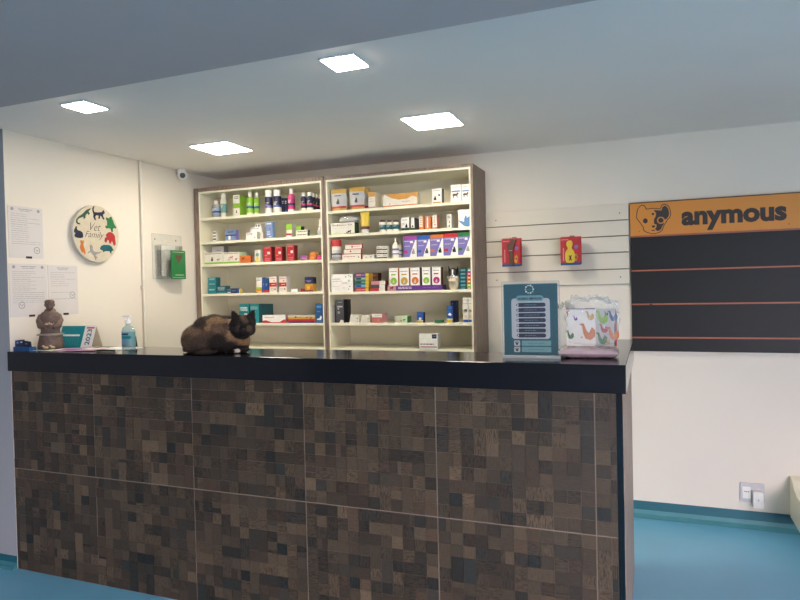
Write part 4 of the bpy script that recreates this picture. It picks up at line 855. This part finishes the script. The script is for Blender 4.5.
MB().text('Vet', .06, _p[0][0], _p[0][1], -.0305, 'ink', w=_p[1][0]-_p[0][0], h=.048, shear=.45, off=-.0008).build('lettering', t)
MB().text('Family', .06, _p[2][0], _p[2][1], -.0305, 'ink', w=_p[3][0]-_p[2][0], h=.05, shear=.45, off=-.0008).build('lettering', t)

# conduit
t = wall_thing('conduit_pipe', 'thin cream conduit pipe running down the left wall', 'pipe', 3.373, 0)
MB().tube([(0, -.014, 0.05), (0, -.014, ZC-.002)], .012, 'pipe_white', 12).build('pipe', t)
for z in (1.515, .6): MB().box(-.022, .03, -.029, -.0005, z-.006, z+.006, 'pipe_white').build('clip', t)
# camera
t = wall_thing('security_camera', 'white dome security camera high on the left wall near the shelves', 'camera', 3.745, 2.335)
b = MB(); b.lathe([(.038, 0), (.038, .012), (.03, .031)], 'fixture', (0, -.045, 0)).build('mount', t)
MB().ell((0, -.05, -.012), (.036, .036, .036), 'fixture').build('ball', t)
q = (Vector((0, 0, H))-Vector((XL, 3.745, 2.335))).normalized()
lq = Vector((q.y, -q.x, q.z))            # into the rotated frame
m = MB(); m.ell((lq.x*.02, -.05+lq.y*.02, -.012+lq.z*.02), (.022, .022, .022), 'dgrey'); m.build('lens', t)
# brochure holder
y0, y1, z0, z1 = 3.468, 3.765, 1.57, 1.885
t = wall_thing('brochure_holder', 'clear acrylic brochure holder mounted on the left wall', 'holder', (y0+y1)/2, z0)
w_ = y1-y0; h_ = z1-z0
MB().box(-w_/2, w_/2, -.004, -.001, 0, h_, 'acrylic').build('back_plate', t)
for k, (yo, hh, ww) in enumerate(((-.035, .235, .24), (-.07, .2, .2))):
    b = MB(); b.box(-ww/2, ww/2, yo-.003, yo, .02, hh, 'acrylic'); b.box(-ww/2-.003, -ww/2, yo, -.004, .02, hh, 'acrylic_side'); b.box(ww/2, ww/2+.003, yo, -.004, .02, hh, 'acrylic_side'); b.box(-ww/2, ww/2, yo, -.004, .017, .02, 'acrylic_edge')
    b.box(-ww/2, ww/2, yo-.0035, yo+.0005, hh, hh+.002, 'acrylic_edge')
    b.build('pocket', t)
for x in (-.12, .09): MB().disc(x, h_*.88, .005, -.006, -.004, 'dgrey', 12).build('screw', t)
e = MB()
for a in ((-w_/2, -w_/2+.002, 0, h_), (w_/2-.002, w_/2, 0, h_)): e.box(a[0], a[1], -.0048, -.004, a[2], a[3], 'acrylic_edge')
e.box(-w_/2, w_/2, -.0048, -.004, h_-.002, h_, 'acrylic_edge'); e.box(-w_/2, w_/2, -.0048, -.004, 0, .002, 'acrylic_edge'); e.build('edge', t)
o = MB().box(-.075, .06, -.02, -.014, .021, .24, 'white').build('leaflet', loc=(XL, (y0+y1)/2, z0), rot=PI/2); tag(o, 'white leaflets standing in the clear brochure holder', 'leaflet')
XG = XL+.085
ya, zt_ = onX(171, 250.3, XG); yb_, zb_ = onX(186, 279, XG)
t = thing('green_leaflet', 'green folded leaflet standing in the front of the brochure holder', 'leaflet', (XL, (ya+yb_)/2, zb_), PI/2)
w_ = yb_-ya; h_ = zt_-zb_
b = MB(); b.box(-w_/2, w_/2, -.085, -.080, 0, h_, 'green'); 
b.prism([(0, h_*.55), (w_*.18, h_*.68), (w_*.26, h_*.82), (w_*.14, h_*.88), (0, h_*.8), (-w_*.14, h_*.88), (-w_*.22, h_*.82), (-w_*.14, h_*.68)], -.0857, -.085, 'brown')
b.box(-w_*.4, w_*.4, -.0857, -.085, h_*.94, h_*.955, 'pale'); b.box(-w_*.25, w_*.35, -.0857, -.085, h_*.13, h_*.15, 'pale'); b.box(-w_*.42, w_*.42, -.0857, -.085, h_*.05, h_*.062, 'pale')
b.build('leaflet_cover', t)

# --------------------------------------------------------- on the countertop
# card holder
t = thing('card_holder', 'small navy card holder full of blue cards at the left end of the counter', 'card holder', (-3.138, 2.44, ZT), .03)
b = MB(); b.box(-.065, .05, -.02, .02, 0, .022, 'steel'); b.build('tray', t)
MB().prism([(-.062, .0221), (.0, .0221), (.0, .062), (-.06, .056)], -.012, -.004, 'navy').box(-.05, -.035, -.013, -.012, .04, .05, 'sky').box(-.02, -.008, -.013, -.012, .045, .05, 'white').build('card', t)
MB().prism([(.002, .0221), (.05, .0221), (.047, .05), (.004, .056)], -.012, -.004, 'dnavy').box(.015, .028, -.013, -.012, .036, .042, 'sky').build('card', t)
# friar figurine
t = thing('clay_figurine', 'brown clay friar figurine holding a bowl of grain', 'figurine', (-3.08, 2.548, ZT), .8)
b = MB()
body = [(.052, 0), (.058, .006), (.056, .03), (.05, .062), (.047, .076), (.05, .082), (.044, .088), (.04, .1), (.043, .12), (.05, .15), (.052, .17), (.046, .19), (.03, .205), (.018, .215), (.016, .225)]
b.lathe([(r*1.15, z) for r, z in body], 'clay', n=28, sy=.8)
b.lathe([(.056, .076), (.069, .079), (.067, .084), (.054, .088)], 'clay_rim', n=28, sy=.8)
b.build('robe', t)
MB().lathe([(.036, .205), (.046, .196), (.05, .186), (.047, .182), (.03, .2)], 'clay', n=24, sy=.85).ell((0, .02, .208), (.03, .018, .02), 'clay', 14, 8).build('hood', t)
hd_ = MB(); hd_.ell((0, -.002, .243), (.0225, .023, .029), 'clay'); hd_.ell((0, -.024, .24), (.004, .006, .008), 'clay', 8, 6)
for s in (-1, 1): hd_.ell((s*.0225, 0, .243), (.004, .006, .008), 'clay', 8, 6); hd_.ell((s*.008, -.0215, .248), (.003, .002, .002), 'black', 8, 6); hd_.ell((s*.008, -.0205, .254), (.005, .003, .002), 'clay_rim', 8, 6)
hd_.build('head', t)
MB().lathe([(.0235, .25), (.0255, .258), (.022, .268), (.012, .272)], 'brown', n=18).build('hair', t)
MB().ell((0, -.018, .226), (.014, .01, .013), 'brown', 12, 8).build('beard', t)
for s in (-1, 1): MB().tube([(s*.04, -.005, .185), (s*.05, -.018, .158), (s*.044, -.04, .13), (s*.016, -.056, .122)], [.017, .018, .017, .012], 'clay', 10).build('arm', t)
MB().lathe([(.012, 0), (.022, .008), (.026, .018), (.022, .018)], 'clay', (0, -.052, .118), 16).build('bowl', t)
g = MB()
for k in range(14): g.ell((random.uniform(-.018, .018), -.052+random.uniform(-.014, .014), .137+random.random()*.008), (.006, .005, .005), 'clay_light', 8, 6)
g.build('grain', t)
for k, (x, y, s) in enumerate(((-.02, -.05, 1), (.012, -.052, .9))):
    a = MB(); a.ell((x, y, .012), (.014*s, .008, .008), 'clay_light', 10, 8); a.ell((x-.013*s, y-.003, .021), (.007, .006, .006), 'clay_light', 8, 6); a.build('animal', t)
# papers
def sheet(label, x, y, a, b_, rot, m, z, nm='paper_sheet', extra=None, th=.0012, cat='paper'):
    b = MB(); b.box(-a/2, a/2, -b_/2, b_/2, 0, th, m)
    if extra:
        for (p, q, r, s, mm) in extra: b.box(-a/2+a*p, -a/2+a*q, -b_/2+b_*r, -b_/2+b_*s, th, th+.0004, mm)
    tag(b.build(nm, loc=(x, y, ZT+z), rot=rot), label, cat, 'papers and magazines on the counter')
sheet('pale blue paper lying in front of the figurine', -3.06, 2.475, .17, .085, .15, 'lblue', .0002, extra=[(.1, .9, .2, .3, 'white'), (.1, .5, .6, .8, 'teal')])
sheet('white paper with green print under the calendar', -2.93, 2.49, .16, .13, -.1, 'offwhite', .0018, extra=[(.1, .8, .2, .5, 'pale')])
sheet('pink and lilac magazine lying in front of the calendar', -2.82, 2.52, .22, .15, .25, 'pinkcloth', .0034, 'magazine', [(.05, .5, .1, .6, 'violet'), (.55, .95, .5, .9, 'white'), (.1, .4, .7, .9, 'lilac')], .003, 'magazine')
sheet('white magazine lying between calendar and sanitizer', -2.66, 2.63, .19, .14, -.2, 'white', .0002, 'magazine', [(.1, .9, .7, .9, 'pinkcloth')], .003, 'magazine')
t = thing('pen', 'dark pen lying in front of the sanitizer bottle', 'pen', (-2.585, 2.465, ZT+.006), .1)
MB().tube([(-.065, 0, 0), (.05, 0, 0)], .0048, 'black', 10).build('barrel', t); MB().tube([(.0502, 0, 0), (.066, 0, 0)], [.0045, .001], 'lgrey', 10).build('tip', t)
# tent calendar
t = thing('desk_calendar', 'teal and white 2023 tent desk calendar', 'calendar', (-2.985, 2.655, ZT+.0034), .12)
def slant(name, ya, yb2, mats_fn):
    pass
wc, hc = .225, .118
b = MB()
fr = lambda x, z: (x+(z/hc)*.022, -.045+.045*z/hc)          # leaning front leaf
def leaf(b, x0, x1, z0, z1, m, o=0, sg=1):
    vs = []
    for x, z in ((x0, z0), (x1, z0), (x1, z1), (x0, z1)):
        y = sg*(-.045+.045*z/hc); vs.append((x, y-sg*o, z))
    for x, z in ((x0, z0), (x1, z0), (x1, z1), (x0, z1)):
        y = sg*(-.045+.045*z/hc); vs.append((x, y-sg*o+sg*.0012, z))
    b.add(vs, [(0, 1, 2, 3), (7, 6, 5, 4), (0, 4, 5, 1), (1, 5, 6, 2), (2, 6, 7, 3), (3, 7, 4, 0)], m)
leaf(b, -wc/2, wc*.18, 0, hc, 'teal'); leaf(b, wc*.18, wc/2, 0, hc, 'white')
leaf(b, -wc*.42, wc*.08, hc*.52, hc*.6, 'white', .0008); leaf(b, wc*.24, wc*.46, hc*.87, hc*.93, 'red', .0008)
for r_ in range(5):
    for c_ in range(7): leaf(b, -wc*.4+c_*wc*.075, -wc*.4+c_*wc*.075+.006, hc*(.12+r_*.07), hc*(.12+r_*.07)+.002, 'pteal', .0008)
b.build('front_leaf', t)
b2 = MB(); leaf(b2, -wc/2, wc/2, 0, hc, 'cream', 0, -1); b2.build('back_leaf', t)
b3 = MB(); b3.box(-wc/2, wc/2, -.045, .045, -.0012, 0, 'cream'); b3.build('base', t)
tx = MB(); tx.text('2023', .04, 0, 0, 0, 'dteal', w=hc*.72, h=.03, off=.0005)
vv = []
for (x, y, z) in tx.v:
    X = wc*.41-z; Z = hc*.12+x; vv.append((X, -.045+.045*Z/hc-.0012+y, Z))
tx.v = vv; tx.build('lettering', t)
# sanitizer
t = thing('sanitizer_bottle', 'clear pump bottle of hand sanitizer with teal label', 'bottle', (-2.532, 2.555, ZT), .3)
MB().lathe([(.032, 0), (.035, .004), (.035, .1), (.03, .118), (.014, .132), (.013, .14)], 'gel', n=24, sy=.75).build('bottle_body', t)
l = MB(); l.lathe([(.0355, .02), (.0355, .1)], 'pteal', n=24, sy=.75); l.box(-.022, .012, -.0283, -.02, .082, .09, 'navy'); l.box(-.022, .025, -.0285, -.02, .062, .076, 'teal'); l.box(-.02, .0, -.0285, -.02, .035, .055, 'lblue')
l.build('wrap_label', t)
MB().lathe([(.015, .0), (.015, .016), (.01, .02), (.006, .022), (.006, .036)], 'white', (0, 0, .14), 16).box(-.028, .012, -.006, .006, .174, .182, 'white').build('pump', t)
# small black gadget + paper
t = thing('card_reader', 'small black card reader leaning behind the sanitizer bottle', 'card reader', (-2.66, 2.715, ZT+.0035), .2)
MB().prism([(-.02, 0), (.02, 0), (.012, .055), (-.024, .05)], -.012, .012, 'black').build('reader_body', t); MB().box(-.014, .006, -.0135, -.012, .03, .045, 'dgrey').build('screen', t)

# ---------------------------------------------------------------- poster stand
t = thing('sign_holder', 'clear acrylic stand with a teal price list of services', 'sign', (-.447, 2.545, ZT), .06)
PW, PH = .212, .292
b = MB(); b.box(-PW/2, PW/2, .0, .0008, .012, .012+PH-.006, 'posterteal')
def U(cx, cyv): return (-PW/2+(cx-55)/660*PW, .012+PH-.006-(cyv-90)/877*(PH-.006))
def pr(x0, x1, y0, y1, r, m, k=1):
    a = U(x0, y1); c = U(x1, y0); b.rrect(a[0], c[0], a[1], c[1], min(r, (c[1]-a[1])/2.01), -.0003*k, .0001, m)
b.box(-PW/2, PW/2, -.0003, 0, .012+PH-.0085, .012+PH-.006, 'pteal')
pr(150, 620, 270, 767, .012, 'lgrey'); pr(210, 545, 235, 305, .02, 'pteal', 2)
for yc_ in (350, 413, 475, 538, 602, 664, 725):
    pr(228, 570, yc_-25, yc_+25, .02, 'dnavy', 2); pr(210, 240, yc_-14, yc_+14, .01, 'dnavy', 2); pr(222, 238, yc_-8, yc_+8, .01, 'white', 3)
    a = U(310, yc_+6); c = U(470+random.uniform(-30, 30), yc_-6); lines(b, a[0], c[0], a[1], c[1], 'pteal', 1, -.0009)
for yc_ in (820, 897):
    pr(175, 250, yc_-33, yc_+33, .004, 'lgrey', 2); pr(270, 628, yc_-32, yc_+32, .003, 'pteal', 2)
    a = U(212, yc_); b.disc(a[0], a[1]-.002, .005, -.0009, 0, 'black', 12)
    for q_ in (-1, 0, 1): b.disc(a[0]+q_*.0055, a[1]+.006-abs(q_)*.002, .0022, -.0009, 0, 'black', 8)
    a = U(350, yc_+5); c = U(540, yc_-5); lines(b, a[0], c[0], a[1], c[1], 'dteal', 1, -.0009)
c = U(375, 160)
for k in range(10):
    a = 2*PI*k/10; b.disc(c[0]+.0155*math.cos(a), c[1]+.0155*math.sin(a), .0026 if k % 2 else .0036, -.0006, 0, 'offwhite', 8)
lines(b, c[0]-.007, c[0]+.007, c[1]-.003, c[1]+.001, 'pteal', 1, -.0006)
a = U(232, 285); c = U(522, 250); b.text('NOSSOS SERVIÇOS', .01, a[0], a[1], -.0008, 'dnavy', w=c[0]-a[0], h=.0105, off=.0006, ext=.0001)
b.build('price_list', t)
e = .006
s = MB(); s.box(-PW/2-e, PW/2+e, -.004, -.0015, 0, PH+.014, 'acrylic'); s.box(-PW/2-e, PW/2+e, .0015, .004, 0, PH+.014, 'acrylic')
s.build('acrylic_sheet', t)
s = MB()
for (x0_, x1_, z0_, z1_) in ((-PW/2-e-.002, -PW/2-e+.0, 0, PH+.014), (PW/2+e, PW/2+e+.002, 0, PH+.014), (-PW/2-e, PW/2+e, PH+.014, PH+.0155)): s.box(x0_, x1_, -.004, .004, z0_, z1_, 'acrylic_edge')
s.box(-PW/2-e, PW/2+e, -.006, .09, 0, .003, 'acrylic_edge'); s.box(-PW/2-e, PW/2+e, -.006, -.004, .003, .01, 'acrylic_edge'); s.build('foot', t)

# ------------------------------------------------------- bags of bandanas
def fish(b, cx, cz, s, m):
    b.prism([(cx+p*s, cz+q*s) for p, q in ((-.5, .5), (-.2, .55), (-.05, .1), (.1, -.1), (.3, .3), (.5, .1), (.5, -.3), (.2, -.55), (-.1, -.45), (-.25, -.1), (-.3, .35))], -.0008, 0, m)
def cushion(w_, d_, h_, m, n=18, cr=.25, rnd=.6, seed=0):
    b = MB(); vs = []; fs = []
    for sg in (-1, 1):
        for j in range(n+1):
            for i in range(n+1):
                u = 2*i/n-1; v = 2*j/n-1
                e_ = max(0, (1-abs(u)**4)*(1-abs(v)**4))**.45
                zz = sg*h_/2*e_*(1+cr*noise.noise(Vector((u*3+seed, v*3, sg))))
                vs.append((u*w_/2*(1+.03*noise.noise(Vector((v*4, seed, 1)))), v*d_/2, zz+h_/2))
    N = (n+1)**2
    for j in range(n):
        for i in range(n):
            a = j*(n+1)+i
            fs.append((N+a, N+a+1, N+a+n+2, N+a+n+1)); fs.append((a+n+1, a+n+2, a+1, a))
    b.add(vs, fs, m, True); return b
t = thing('folded_bandana', 'folded pink bandana with grey print in plastic, lying flat', 'bandana', (-.238, 2.64, ZT+.001), .05)
b = cushion(.225, .17, .036, 'pinkcloth', seed=3)
b.build('cloth', t)
for k in range(9):
    a = MB(); x_ = random.uniform(-.09, .09); a.box(-.009, .009, -.0015, .0015, -.0005, .0005, 'ink'); 
    o = a.build('print_mark', t, loc=(x_, -.05+random.uniform(-.01, .045), .0355)); o.rotation_euler = (0, 0, random.uniform(-1, 1))
f_ = cushion(.235, .18, .04, 'film', 22, .5, seed=9); f_.build('plastic_wrap', t, loc=(0, 0, -.0008))
t = thing('white_bandana_pack', 'upright white pack printed with orange and green animals', 'pack', (-.267, 2.665, ZT+.041), .03)
b = MB(); b.rrect(-.056, .058, 0, .15, .006, -.012, .012, 'white'); b.box(-.056, .058, -.0135, .0135, .148, .152, 'dpurple')
bb = MB(); fish(bb, .026, .058, .062, 'orange'); fish(bb, .036, .122, .034, 'gold'); fish(bb, -.042, .045, .032, 'green'); fish(bb, -.02, .112, .018, 'purple'); bb.disc(.005, .035, .004, -.0008, 0, 'rose', 8); bb.prism([(-.055, .14), (-.05, .118), (-.046, .14)], -.0008, 0, 'salmon')
b.v_off = len(b.v)
o_ = len(b.v)
for vtx in bb.v: b.v.append((vtx[0], vtx[1]-.0122, vtx[2]))
for fc, mi_ in zip(bb.f, bb.m): b.f.append(tuple(q+o_ for q in fc)); b.m.append(b.mi(bb.mats[mi_])); b.sm.append(False)
b.build('printed_cloth', t, bevel=.001)
t = thing('coloured_bandana_pack', 'upright green, red and blue printed pack at the right of the bag', 'pack', (-.167, 2.68, ZT+.041), -.1)
b = MB(); b.rrect(-.04, .04, 0, .15, .005, -.011, .011, 'lgrey'); 
for (x_, z_, s_, m_) in ((-.018, .115, .05, 'lime'), (-.02, .03, .045, 'green'), (.024, .12, .04, 'steel'), (-.012, .07, .035, 'red'), (.024, .05, .05, 'orange'), (.004, .02, .02, 'gold'), (-.004, .075, .014, 'white'), (.0, .13, .016, 'dgreen')):
    q_ = MB(); fish(q_, x_, z_, s_, m_)
    b.add([(v_[0], v_[1]-.0112, v_[2]) for v_ in q_.v], q_.f, m_)
b.box(.036, .04, -.0118, -.011, 0, .15, 'red'); b.box(.03, .036, -.0118, -.011, .0, .12, 'brown')
b.build('printed_cloth', t, bevel=.001)
# crumpled clear bag around the upright packs
def bag(name, label, loc, sx, sy, sz, seed):
    bm = bmesh.new(); bmesh.ops.create_icosphere(bm, subdivisions=5, radius=1)
    for v in bm.verts:
        c = v.co.copy(); m_ = max(abs(c.x), abs(c.y), abs(c.z)); c = c.lerp(c/m_, .55)
        q_ = c*3+Vector((seed, 0, 0)); d = noise.noise(q_)*.14+abs(noise.noise(q_*2.7))*.2+abs(noise.noise(q_*6))*.09
        top = max(0, c.z)
        s = 1+d*(.35+top)
        v.co = Vector((c.x*sx/2*s, c.y*sy/2*s, max(0.0005, (c.z*.5+.5)*sz*(1+d*.8*top))))
    me = bpy.data.meshes.new(name); bm.to_mesh(me); bm.free()
    for p in me.polygons: p.use_smooth = False
    me.materials.append(MATS['film']); o = bpy.data.objects.new(name, me); COL.objects.link(o); o.location = loc
    tag(o, label, 'bag', 'crumpled clear plastic bags')
bag('plastic_bag', 'crumpled clear plastic bag around the two upright printed packs', (-.222, 2.668, ZT+.04), .2, .075, .185, 2)
bag('plastic_bag', 'crumpled empty clear plastic bag between the sign and the printed packs', (-.338, 2.71, ZT), .09, .1, .2, 5)

# ------------------------------------------------------------------------ cat
def cat():
    t = thing('cat', 'dark tortoiseshell cat with tan patches crouching on the counter, looking at us', 'cat', (-1.945, 2.53, ZT), .60)
    b = MB()
    E = lambda c, r: b.ell(c, r, 'cat_fur', 20, 14)
    E((-.09, .0, .068), (.078, .078, .074)); E((-.075, -.045, .058), (.068, .04, .06)); E((-.075, .045, .06), (.065, .04, .06))
    E((-.015, 0, .1), (.082, .07, .086)); E((-.05, 0, .112), (.07, .058, .066)); E((.035, .0, .098), (.07, .062, .08))
    E((0, 0, .06), (.11, .072, .06))
    E((.055, -.025, .07), (.05, .05, .075)); E((.06, .025, .07), (.05, .045, .07))
    E((.095, -.012, .1), (.045, .042, .055)); E((.105, -.02, .065), (.045, .042, .055)); E((.11, -.015, .04), (.035, .04, .045))
    # head
    hx, hy, hz = .119, -.052, .127
    E((hx, hy, hz), (.055, .048, .047)); E((hx-.024, hy-.018, hz-.018), (.032, .032, .028)); E((hx+.024, hy-.018, hz-.018), (.032, .032, .028))
    E((hx, hy-.04, hz-.02), (.024, .022, .018)); E((hx, hy-.034, hz-.036), (.018, .018, .014)); E((hx, hy-.03, hz+.008), (.014, .03, .018)); E((hx, hy, hz+.028), (.042, .036, .024))
    # paws and tail
    E((.12, -.055, .016), (.026, .034, .016)); E((.088, -.07, .014), (.022, .032, .014)); E((-.05, -.085, .014), (.05, .022, .014))
    for k in range(14):
        a = k/13; E((-.15+.16*a, .08-.0*a+.02*math.sin(a*3), .017), (.02, .017, .017))
    # ears
    for s in (-1, 1):
        tip = Vector((hx+s*.05, hy+.004, hz+.07)); o_ = Vector((hx+s*.052, hy+.004, hz+.012)); i_ = Vector((hx+s*.016, hy+.0, hz+.034))
        o_ = Vector((hx+s*.060, hy+.0, hz+.0)); tip = Vector((hx+s*.054, hy+.004, hz+.076)); i_ = Vector((hx+s*.002, hy+.0, hz+.036)); bk = Vector((hx+s*.03, hy+.034, hz+.02)); fr_ = Vector((hx+s*.03, hy-.014, hz+.01))
        tp2 = tip+Vector((-s*.013, 0, -.003))
        b.add([o_, fr_, i_, bk, tip, tp2, tip+Vector((0, .007, -.002)), tp2+Vector((0, .007, -.002))], [(0, 1, 4), (1, 2, 5), (1, 5, 4), (2, 3, 7), (2, 7, 5), (3, 0, 6), (3, 6, 7), (0, 4, 6), (4, 5, 7, 6), (0, 3, 2, 1)], 'cat_fur')
    o = b.build('tmp'); md = o.modifiers.new('r', 'REMESH'); md.mode = 'VOXEL'; md.voxel_size = .0042; md.use_smooth_shade = True
    sm = o.modifiers.new('s', 'SMOOTH'); sm.iterations = 5; sm.factor = .5
    dg = bpy.context.evaluated_depsgraph_get(); me = bpy.data.meshes.new_from_object(o.evaluated_get(dg)); bpy.data.objects.remove(o)
    me.name = 'body'
    # coat colours (the cat's own patches)
    base = Vector((70, 57, 48)); dark = Vector((36, 30, 29)); tan = Vector((158, 126, 92)); mid = Vector((118, 95, 76)); pale = Vector((196, 176, 152)); white = Vector((215, 210, 205))
    def seg(p, a, c): 
        a = Vector(a); c = Vector(c); d = c-a; u = max(0, min(1, (p-a).dot(d)/d.length_squared)); return (p-(a+d*u)).length
    def st(x, a, c): u = max(0, min(1, (x-a)/(c-a))); return u*u*(3-2*u)
    def colr(v):
        p = Vector((v.x, v.z)); nz = noise.noise(v*28)*.012+noise.noise(v*70)*.006
        c = base.lerp(mid, .35*max(0, noise.noise(v*22)+.2))
        k = 1-st(((v.x-.02)**2/.0045+(v.z-.045)**2/.0030)+nz*20, .6, 1.3); c = c.lerp(dark, k*.85)
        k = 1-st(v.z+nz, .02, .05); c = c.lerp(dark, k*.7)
        front = 1 if v.y < .02 else .5
        d = min(seg(p, (-.046, .122), (-.03, .152)), seg(p, (-.03, .152), (.01, .163)), seg(p, (.01, .163), (.055, .15))); c = c.lerp(tan, (1-st(d+nz, .006, .018))*.85*front)
        d = seg(p, (0, .118), (.05, .1)); c = c.lerp(mid, (1-st(d+nz, .012, .035))*.8*front)
        d = min(seg(p, (-.16, .092), (-.125, .115)), seg(p, (-.125, .115), (-.09, .105))); c = c.lerp(mid, (1-st(d+nz, .006, .02))*.9*front)
        d = seg(p, (-.155, .055), (-.14, .03)); c = c.lerp(mid, (1-st(d+nz, .005, .02))*.5)
        d = seg(p, (.07, .085), (.145, .045)); c = c.lerp(tan, (1-st(d+nz, .018, .04))*.85)
        d = seg(p, (.062, .16), (.062, .115)); c = c.lerp(pale, (1-st(d+nz, .005, .014))*.75)
        # head
        hd2 = (v-Vector((hx, hy-.012, hz))); r_ = math.sqrt((hd2.x/.058)**2+(hd2.y/.062)**2+(hd2.z/.055)**2)
        ear = v.z > hz+.035 and abs(v.x-hx) < .07 and v.y < -.01
        if v.y < -.035 and r_ < 1.15 or ear:
            c = dark.copy()
            if v.y < -.03:
                d = seg(p, (hx+.002, hz+.05), (hx+.004, hz+.03)); c = c.lerp(mid, (1-st(d+nz, .006, .02))*.7)
                d = seg(p, (hx+.028, hz-.012), (hx+.03, hz-.03)); c = c.lerp(mid, (1-st(d+nz, .004, .018))*.6)
                d = seg(p, (hx-.02, hz+.01), (hx-.03, hz-.02)); c = c.lerp(base, (1-st(d+nz, .004, .02))*.5)
        if v.z < .034 and v.y < -.03 and v.x > .075:
            c = dark.copy()
            if (v-Vector((.092, -.1, .012))).length < .013: c = white.copy()
        return rgb(c)
    # fur: short blades grown from the skin, same mesh
    import bmesh as _b
    bm = _b.new(); bm.from_mesh(me); bm.faces.ensure_lookup_table()
    cl = {}
    random.seed(5)
    nv = []; nf = []; nc = []
    for f in bm.faces:
        c0 = f.calc_center_median(); nrm = f.normal
        if c0.z < .006: continue
        for q_ in range(2):
            if random.random() < .15: continue
            vs_ = f.verts; w1 = random.random(); w2 = random.random()
            p = vs_[0].co.lerp(vs_[1].co, w1).lerp(vs_[-1].co.lerp(vs_[2].co, w1), w2)
            head = p.y < -.04 and p.x > .06 and p.z > .08
            L = (.0045 if head else .010)*random.uniform(.7, 1.3)
            flow = Vector((-.9, .1, -.35)) if not head else Vector((0, .3, .4))
            d = (nrm*.55+flow*.75+Vector((random.uniform(-.3, .3), random.uniform(-.3, .3), random.uniform(-.3, .3)))).normalized()
            s_ = d.cross(nrm); 
            if s_.length < .01: continue
            s_.normalize(); s_ *= .0009
            tip = p+d*L
            if tip.z < .001: continue
            k = len(nv); nv += [p-s_, p+s_, tip]; nf.append((k, k+1, k+2)); cc = colr(p); j = random.uniform(.75, 1.3); nc.append(tuple(min(1, x*j) for x in cc[:3])+(1,))
    vv = [Vector((v.co.x, v.co.y, max(.0004, v.co.z))) for v in bm.verts]; ff = [tuple(v.index for v in f.verts) for f in bm.faces]; nb = len(ff); bm.free()
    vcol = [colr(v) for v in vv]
    off = len(vv)
    m2 = bpy.data.meshes.new('body'); m2.from_pydata(vv+nv, [], ff+[tuple(i+off for i in f) for f in nf]); m2.materials.append(MATS['cat_fur'])
    ca = m2.color_attributes.new('coat', 'FLOAT_COLOR', 'CORNER')
    for i, p in enumerate(m2.polygons):
        p.use_smooth = i < nb
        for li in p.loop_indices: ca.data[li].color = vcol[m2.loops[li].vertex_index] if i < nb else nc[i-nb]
    o = bpy.data.objects.new('body', m2); COL.objects.link(o); o.parent = t
    for s in (-1, 1):
        MB().ell((hx+s*.022, hy-.051, hz+.002), (.008, .004, .0026), 'cat_eye', 12, 8).build('eye', t)

    MB().ell((hx, hy-.0615, hz-.011), (.0055, .003, .004), 'black', 10, 6).build('nose', t)
mat('cat_eye', (78, 76, 50), rough=.15)
cat()

# -------------------------------------------------------------------- render
vs_ = scene.view_settings
vs_.view_transform = 'Standard'; vs_.look = 'None'; vs_.gamma = 1; vs_.use_curve_mapping = False
vs_.exposure = 0
